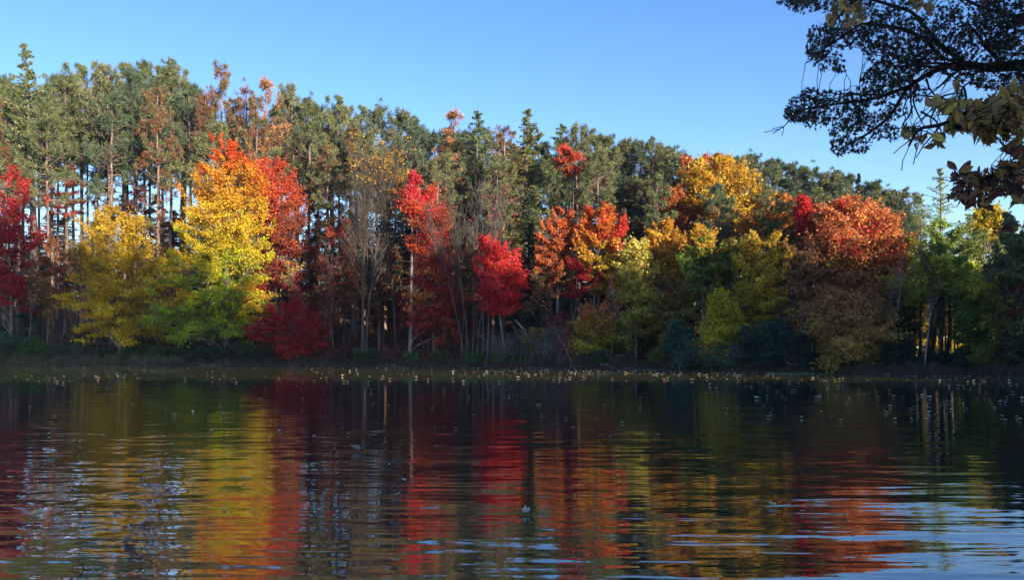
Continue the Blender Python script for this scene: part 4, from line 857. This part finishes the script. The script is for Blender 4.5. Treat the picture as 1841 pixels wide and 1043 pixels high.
# oak on the near bank; trunk stands outside the picture, one limb reaches in
OB = np.array([7.6, 3.6, 0.]); OB[2] = float(ground_z(OB[0], OB[1]))-.05
root = empty('oak_tree', OB); tag(root, 'dark near oak whose star-shaped leaves and black limb hang into the upper corner', 'oak tree')
T = resample([OB, OB+[.1, 0, 2.2], OB+[-.1, .1, 4.5], OB+[.2, .2, 8], OB+[.1, 0, 12]], 12)[None]
V, F = tubes(T, (.32*np.linspace(1, .3, 12))[None], 12); mesh_obj('trunk', V-OB, F, BARK_DARK, root, smooth=True)
D0 = 6.
limbA = resample([OB+[-.1, .1, 4.0], [5.6, 5., 4.1], at(1880, 112, 6), at(1780, 122, 6), at(1735, 114, 6.1), at(1700, 118, 6.1), at(1665, 134, 6), at(1632, 156, 6), at(1570, 178, 6), at(1490, 188, 5.9), at(1430, 200, 5.9)], 24)
limbB = resample([at(1735, 114, 6.1), at(1690, 80, 6.2), at(1620, 50, 6.3), at(1550, 40, 6.3), at(1470, 95, 6.3), at(1455, 110, 6.3)], 24)
limbC = resample([at(1690, 80, 6.2), at(1640, 20, 6.4), at(1540, -10, 6.5), at(1450, 0, 6.5), at(1420, 6, 6.5)], 24)
limbD = resample([at(1632, 156, 6), at(1600, 210, 6), at(1560, 240, 5.9), at(1520, 262, 5.9), at(1505, 276, 5.9)], 24)
limbE = resample([OB+[-.1, .1, 4.6], at(1880, 20, 6.2), at(1820, 30, 6.3), at(1760, 10, 6.3), at(1700, -20, 6.3)], 24)
LP = np.array([limbA, limbB, limbC, limbD, limbE]); LR = np.array([.06, .02, .018, .015, .03])[:, None]*np.linspace(1, .22, 24)[None]
LR[0] = np.interp(np.arange(24), [0, 8, 14, 23], [.08, .028, .018, .005])
T1, Q1 = grow(rn, LP, LR, 20, .8, .07, .2, 1, -.05, 6, .5); T2, Q2 = grow(rn, T1, Q1, 3, .7, .5, .2, 1, -.1, 4, .6)
curl = np.array([resample([at(a, b, 6), at((a+c)/2+rn.normal()*10, (b+d)/2, 6), at(c, d, 6), at(c+rn.normal()*12, d+14, 6)], 8) for a, b, c, d in
                 [(1650,150,1640,200),(1650,150,1655,215),(1665,140,1690,180),(1690,175,1730,165),(1735,165,1760,140),(1690,180,1670,220),(1640,190,1620,225),(1700,178,1650,170),(1655,200,1690,230),(1730,165,1720,200)]])
lp = ell(rn, [(1418,3,22,6,30),(1444,10,30,12,70),(1500,-2,80,18,200),(1560,10,80,22,220),(1480,60,28,20,110),(1472,84,24,20,100),(1466,98,18,12,45),(1490,108,28,20,75),(1510,118,12,12,26),(1520,60,40,28,190),(1556,52,44,36,240),
    (1600,60,50,36,260),(1640,70,50,44,300),(1690,56,56,46,330),(1738,40,50,44,260),(1580,96,30,18,90),(1610,125,40,30,240),(1590,150,40,26,180),(1572,135,20,16,60),(1655,110,44,30,210),(1700,106,40,24,140),(1640,165,26,18,70),
    (1545,175,40,20,110),(1500,180,40,18,90),(1462,170,26,14,60),(1445,195,34,26,170),(1480,200,30,22,110),(1428,205,20,16,60),(1465,215,30,16,70),(1530,215,28,22,90),(1520,235,30,24,130),(1515,262,22,18,70),(1550,262,20,16,50),(1530,200,24,20,60),
    (1580,225,34,24,90),(1600,240,22,14,34),(1570,195,34,22,90),(1610,195,20,16,40),(1760,80,40,40,190),(1745,130,36,22,100),(1785,145,40,16,90),(1800,40,50,50,430),(1840,90,50,60,430),(1820,10,60,40,300),(1830,150,30,24,100),(1810,100,36,40,220)], 6.05, .3, 1.15)
T3 = None
V, F = join([tubes(LP, LR, 7), tubes(T1, np.maximum(Q1, .004), 5), tubes(T2, np.maximum(Q2, .0028), 4), tubes(curl, np.linspace(.009, .003, 8)[None].repeat(len(curl), 0), 5)])
# leaf stalks: each leaf hangs on a twig running back to the closest bigger wood
pool = np.concatenate([LP.reshape(-1, 3), T1.reshape(-1, 3), T2.reshape(-1, 3)])
sub = lp[rn.choice(len(lp), 800, replace=False)]
dd_ = ((sub[:, None]-pool[None])**2).sum(-1); B = pool[dd_.argmin(1)]; ok_ = dd_.min(1) < .3**2; sub = sub[ok_]; B = B[ok_]
V2, F2 = tubes(curve(rn, B, sub, 4, .02, .05), np.full((len(sub), 1), .0035)*np.linspace(1, .6, 4)[None], 3)
V, F = join([(V, F), (V2, F2)]); mesh_obj('limbs', V-OB, F, BARK_DARK, root, smooth=True)
V, F, Tt = leaf_mass(rn, lp, .056, [(.02,.045,.025),(.025,.04,.02),(.03,.05,.025),(.07,.035,.03),(.12,.05,.035),(.03,.06,.03),(.16,.06,.04)], True)
o = mesh_obj('leaves', V-OB, F, NEAR_LEAF, root, tint=Tt)
# small broad-leaved tree, much nearer, yellowing
HB = np.array([4.3, 1.6, 0.]); HB[2] = float(ground_z(HB[0], HB[1]))-.05
root = empty('hickory_tree', HB); tag(root, 'near tree with large yellow-brown oval leaves hanging below the dark oak', 'hickory tree')
T = resample([HB, HB+[-.05, .05, 1.2], HB+[.05, .1, 2.4], HB+[0, .1, 4.2]], 10)[None]; V, F = tubes(T, (.09*np.linspace(1, .35, 10))[None], 10); mesh_obj('trunk', V-HB, F, BARK_DARK, root, smooth=True)
Dn = 2.6
def lb(*q): return resample([at(a, b, c) for a, b, c in q], 14)
B0 = HB+[0, .05, 2.0]; B1 = HB+[0, .05, 1.7]; B2 = HB+[0, .05, 2.9]
br = np.array([resample(np.concatenate([[B0], lb((1900,190,2.7),(1800,200,2.6),(1740,205,2.55),(1690,225,2.5),(1650,230,2.5),(1634,262,2.5))]), 14),
               resample(np.concatenate([[B1], lb((1900,290,2.8),(1841,290,2.7),(1800,310,2.7),(1760,325,2.65),(1715,330,2.6))]), 14),
               resample(np.concatenate([[B1], lb((1900,330,2.9),(1841,345,2.9),(1800,350,2.9),(1745,352,2.8))]), 14),
               resample(np.concatenate([[B2], lb((1900,-40,2.8),(1700,-30,2.7),(1600,-20,2.6),(1530,0,2.6),(1500,40,2.6))]), 14),
               lb((1740,205,2.55),(1735,160,2.6),(1722,150,2.6)), lb((1841,290,2.7),(1815,270,2.7),(1805,262,2.7))])
brr = np.array([.012, .012, .01, .012, .005, .005])[:, None]*np.linspace(1, .3, 14)[None]
s1, r1 = grow(rn, br, brr, 9, .7, .045, .35, 1, -.1, 4, .5)
big = ell(rn, [(1680,180,10,6,2),(1710,190,26,10,8),(1745,200,36,16,16),(1790,190,40,18,18),(1830,175,26,24,18),(1720,222,26,14,10),(1760,225,30,16,14),(1800,222,32,18,16),(1836,215,20,26,14),(1775,245,18,12,5),(1825,245,16,14,5),
    (1722,152,7,5,2),(1635,236,12,6,3),(1655,250,9,5,2),(1690,248,10,6,3)], 2.55, .1, 3.2)
for a, b in [(1648,262),(1672,262),(1694,262),(1628,232),(1646,232)]: big = np.concatenate([big, at(a, b, 2.5)[None]])
big2 = ell(rn, [(1520,10,26,12,9),(1545,24,14,14,5),(1498,28,10,20,5),(1648,4,10,10,4),(1672,12,10,10,3),(1530,40,16,12,3)], 2.6, .06, 1.5)
small = ell(rn, [(1800,306,30,14,20),(1830,290,14,20,14),(1760,318,26,12,16),(1730,325,22,14,12),(1720,345,18,12,10),(1760,348,26,16,20),(1800,338,26,18,20),(1832,330,16,20,16),(1745,362,14,8,6),(1775,365,14,8,6),(1715,298,8,3,2),(1740,300,8,4,2),(1836,360,12,14,9),(1822,268,18,12,10)], 2.75, .12, 1.7)
allp = np.concatenate([big, big2, small]); pool = np.concatenate([br.reshape(-1, 3), s1.reshape(-1, 3)]); B = pool[((allp[:, None]-pool[None])**2).sum(-1).argmin(1)]
V, F = join([tubes(br, brr, 6), tubes(s1, np.maximum(r1, .0015), 4), tubes(curve(rn, B, allp, 4, .01, .03), np.full((len(allp), 1), .0014)*np.ones((1, 4)), 3)])
mesh_obj('limbs', V-HB, F, BARK_DARK, root, smooth=True)
cb = [(.55,.36,.08),(.46,.28,.09),(.36,.21,.09),(.6,.44,.09),(.36,.2,.1)]; cs = [(.3,.13,.07),(.36,.2,.08),(.2,.09,.06),(.26,.1,.07),(.4,.26,.08)]
V1 = leaf_mass(rn, np.concatenate([big, big2]), .036, cb, False, hang=1.1); V2 = leaf_mass(rn, small, .036, cs, False, hang=.4)
V = np.concatenate([V1[0], V2[0]]); F = np.concatenate([V1[1], V2[1]+len(V1[0])]); Tt = np.concatenate([V1[2], V2[2]])
mesh_obj('leaves', V-HB, F, NEAR_LEAF, root, tint=Tt)

# ------------------------------------------------------------------ the wood on the camera's own bank, outside the picture: unseen trees, crowns shaped to shade the far bank
rc_ = np.random.default_rng(91)
for i in range(3):
    t_ = broad_tree('near_bank_tree', 'unseen tree of the near wood', 'tree', 0, -60-i*10, None, [(0, (.15,.12,.03)), (1, (.3,.2,.04))], 950+i, n=190, lpc=14, leaf=.42, rc=1.0, trunk=.2, world=[[10.2, -2, 2], [12, -3.4, 3.4], [16, -3.4, 3.4], [18.5, -2.6, 2.6], [20, -1.2, 1.2]])
    PROTO['near%d' % i] = {c.name.split('.')[0]: c for c in t_.children}
    bpy.data.objects.remove(t_)
    for ch in PROTO['near%d' % i].values(): C.objects.unlink(ch); ch.parent = None
def cast_tree(x, y, zlo, zhi, k):
    """crown between the heights zlo and zhi above the ground on a bare trunk"""
    z = float(ground_z(x, y))-.05; r_ = empty('oak_tree', (x, y, z)); tag(r_, 'unseen tree on the near bank behind the viewer, shaped for its shade', 'oak tree', 'trees on the near bank'); r_['shared'] = 1
    r_.rotation_euler.z = rc_.uniform(0, 6.28)
    s = (zhi-zlo)/10.; off = zlo-10*s
    for nm, ch in PROTO['near%d' % k].items():
        c = ch.copy(); C.objects.link(c); c.parent = r_
        if nm == 'trunk': c.scale = (1, 1, zhi/20.)
        else: c.scale = (1, 1, s); c.location = (0, 0, off)
t12 = math.tan(R(SUN_EL)); hx = to_sun[0]/math.hypot(to_sun[0], to_sun[1]); hy = to_sun[1]/math.hypot(to_sun[0], to_sun[1])
# (image x, height in metres that should stay shaded on the far bank there)
SHADE = [(0,17),(60,16),(110,12),(220,11.5),(300,10),(360,8.2),(430,6.2),(500,5.5),(560,7.5),(620,9),(700,9.5),(760,7.5),(815,6.5),(850,3.2),(900,2.2),(945,3.2),(985,6.5),(1040,6.5),(1110,6.3),(1200,6.8),(1300,7.3),(1400,7.6),(1500,7.2),(1600,6.2),(1700,5.6),(1800,5.6),(1880,6)]
pxs = np.array([q[0] for q in SHADE]); hts = np.array([q[1] for q in SHADE])
for row, yy in enumerate([-6, -12]):
    for px in np.linspace(-80, 1960, 24)+row*40:
        D = S_at(px, 3); X0 = (px-CX)/FPX*D; dist = (D-yy)/(-hy); x = X0+hx*dist; g0 = float(ground_z(x, yy))
        top = np.interp(px, pxs, hts)+rc_.normal()*.7+dist*t12-g0
        low = (dist-4/(-hy))*t12-.5-g0
        cast_tree(x, yy+rc_.normal(), low, top, row)
        if row == 0:      # unseen young growth below, sized so that it keeps the near two thirds of the lake in shade
            d32 = (30.5-yy+3)/(-hy); x2 = (px-CX)/FPX*32+hx*d32
            cast_tree(x2, yy+3, .3, d32*t12-float(ground_z(x2, yy+3))+rc_.normal()*.12, 2)
            cast_tree(x2+1.8, yy+2.4, .3, d32*t12-float(ground_z(x2, yy+3))+rc_.normal()*.12-.3, 2)
# thin autumn air over the lake and the wood
bb = [(-900, 900), (-900, 1300), (-3.2, 60)]
Vh = np.array([[x, y, z] for z in bb[2] for y in bb[1] for x in bb[0]], float)
Fh = np.array([[0,2,3,1],[4,5,7,6],[0,1,5,4],[2,6,7,3],[0,4,6,2],[1,3,7,5]])
hm = bpy.data.materials.new('haze_air'); hm.use_nodes = True; hn = hm.node_tree; hn.nodes.remove(hn.nodes['Principled BSDF'])
pv = hn.nodes.new('ShaderNodeVolumePrincipled'); pv.inputs['Color'].default_value = (.8, .88, 1, 1); pv.inputs['Density'].default_value = .00025; pv.inputs['Anisotropy'].default_value = .2
hn.links.new(pv.outputs[0], hn.nodes['Material Output'].inputs['Volume'])
o = mesh_obj('haze', Vh, Fh, hm); tag(o, 'thin blue haze in the air over the lake and the wood', 'haze', kind='stuff')
number_repeats()
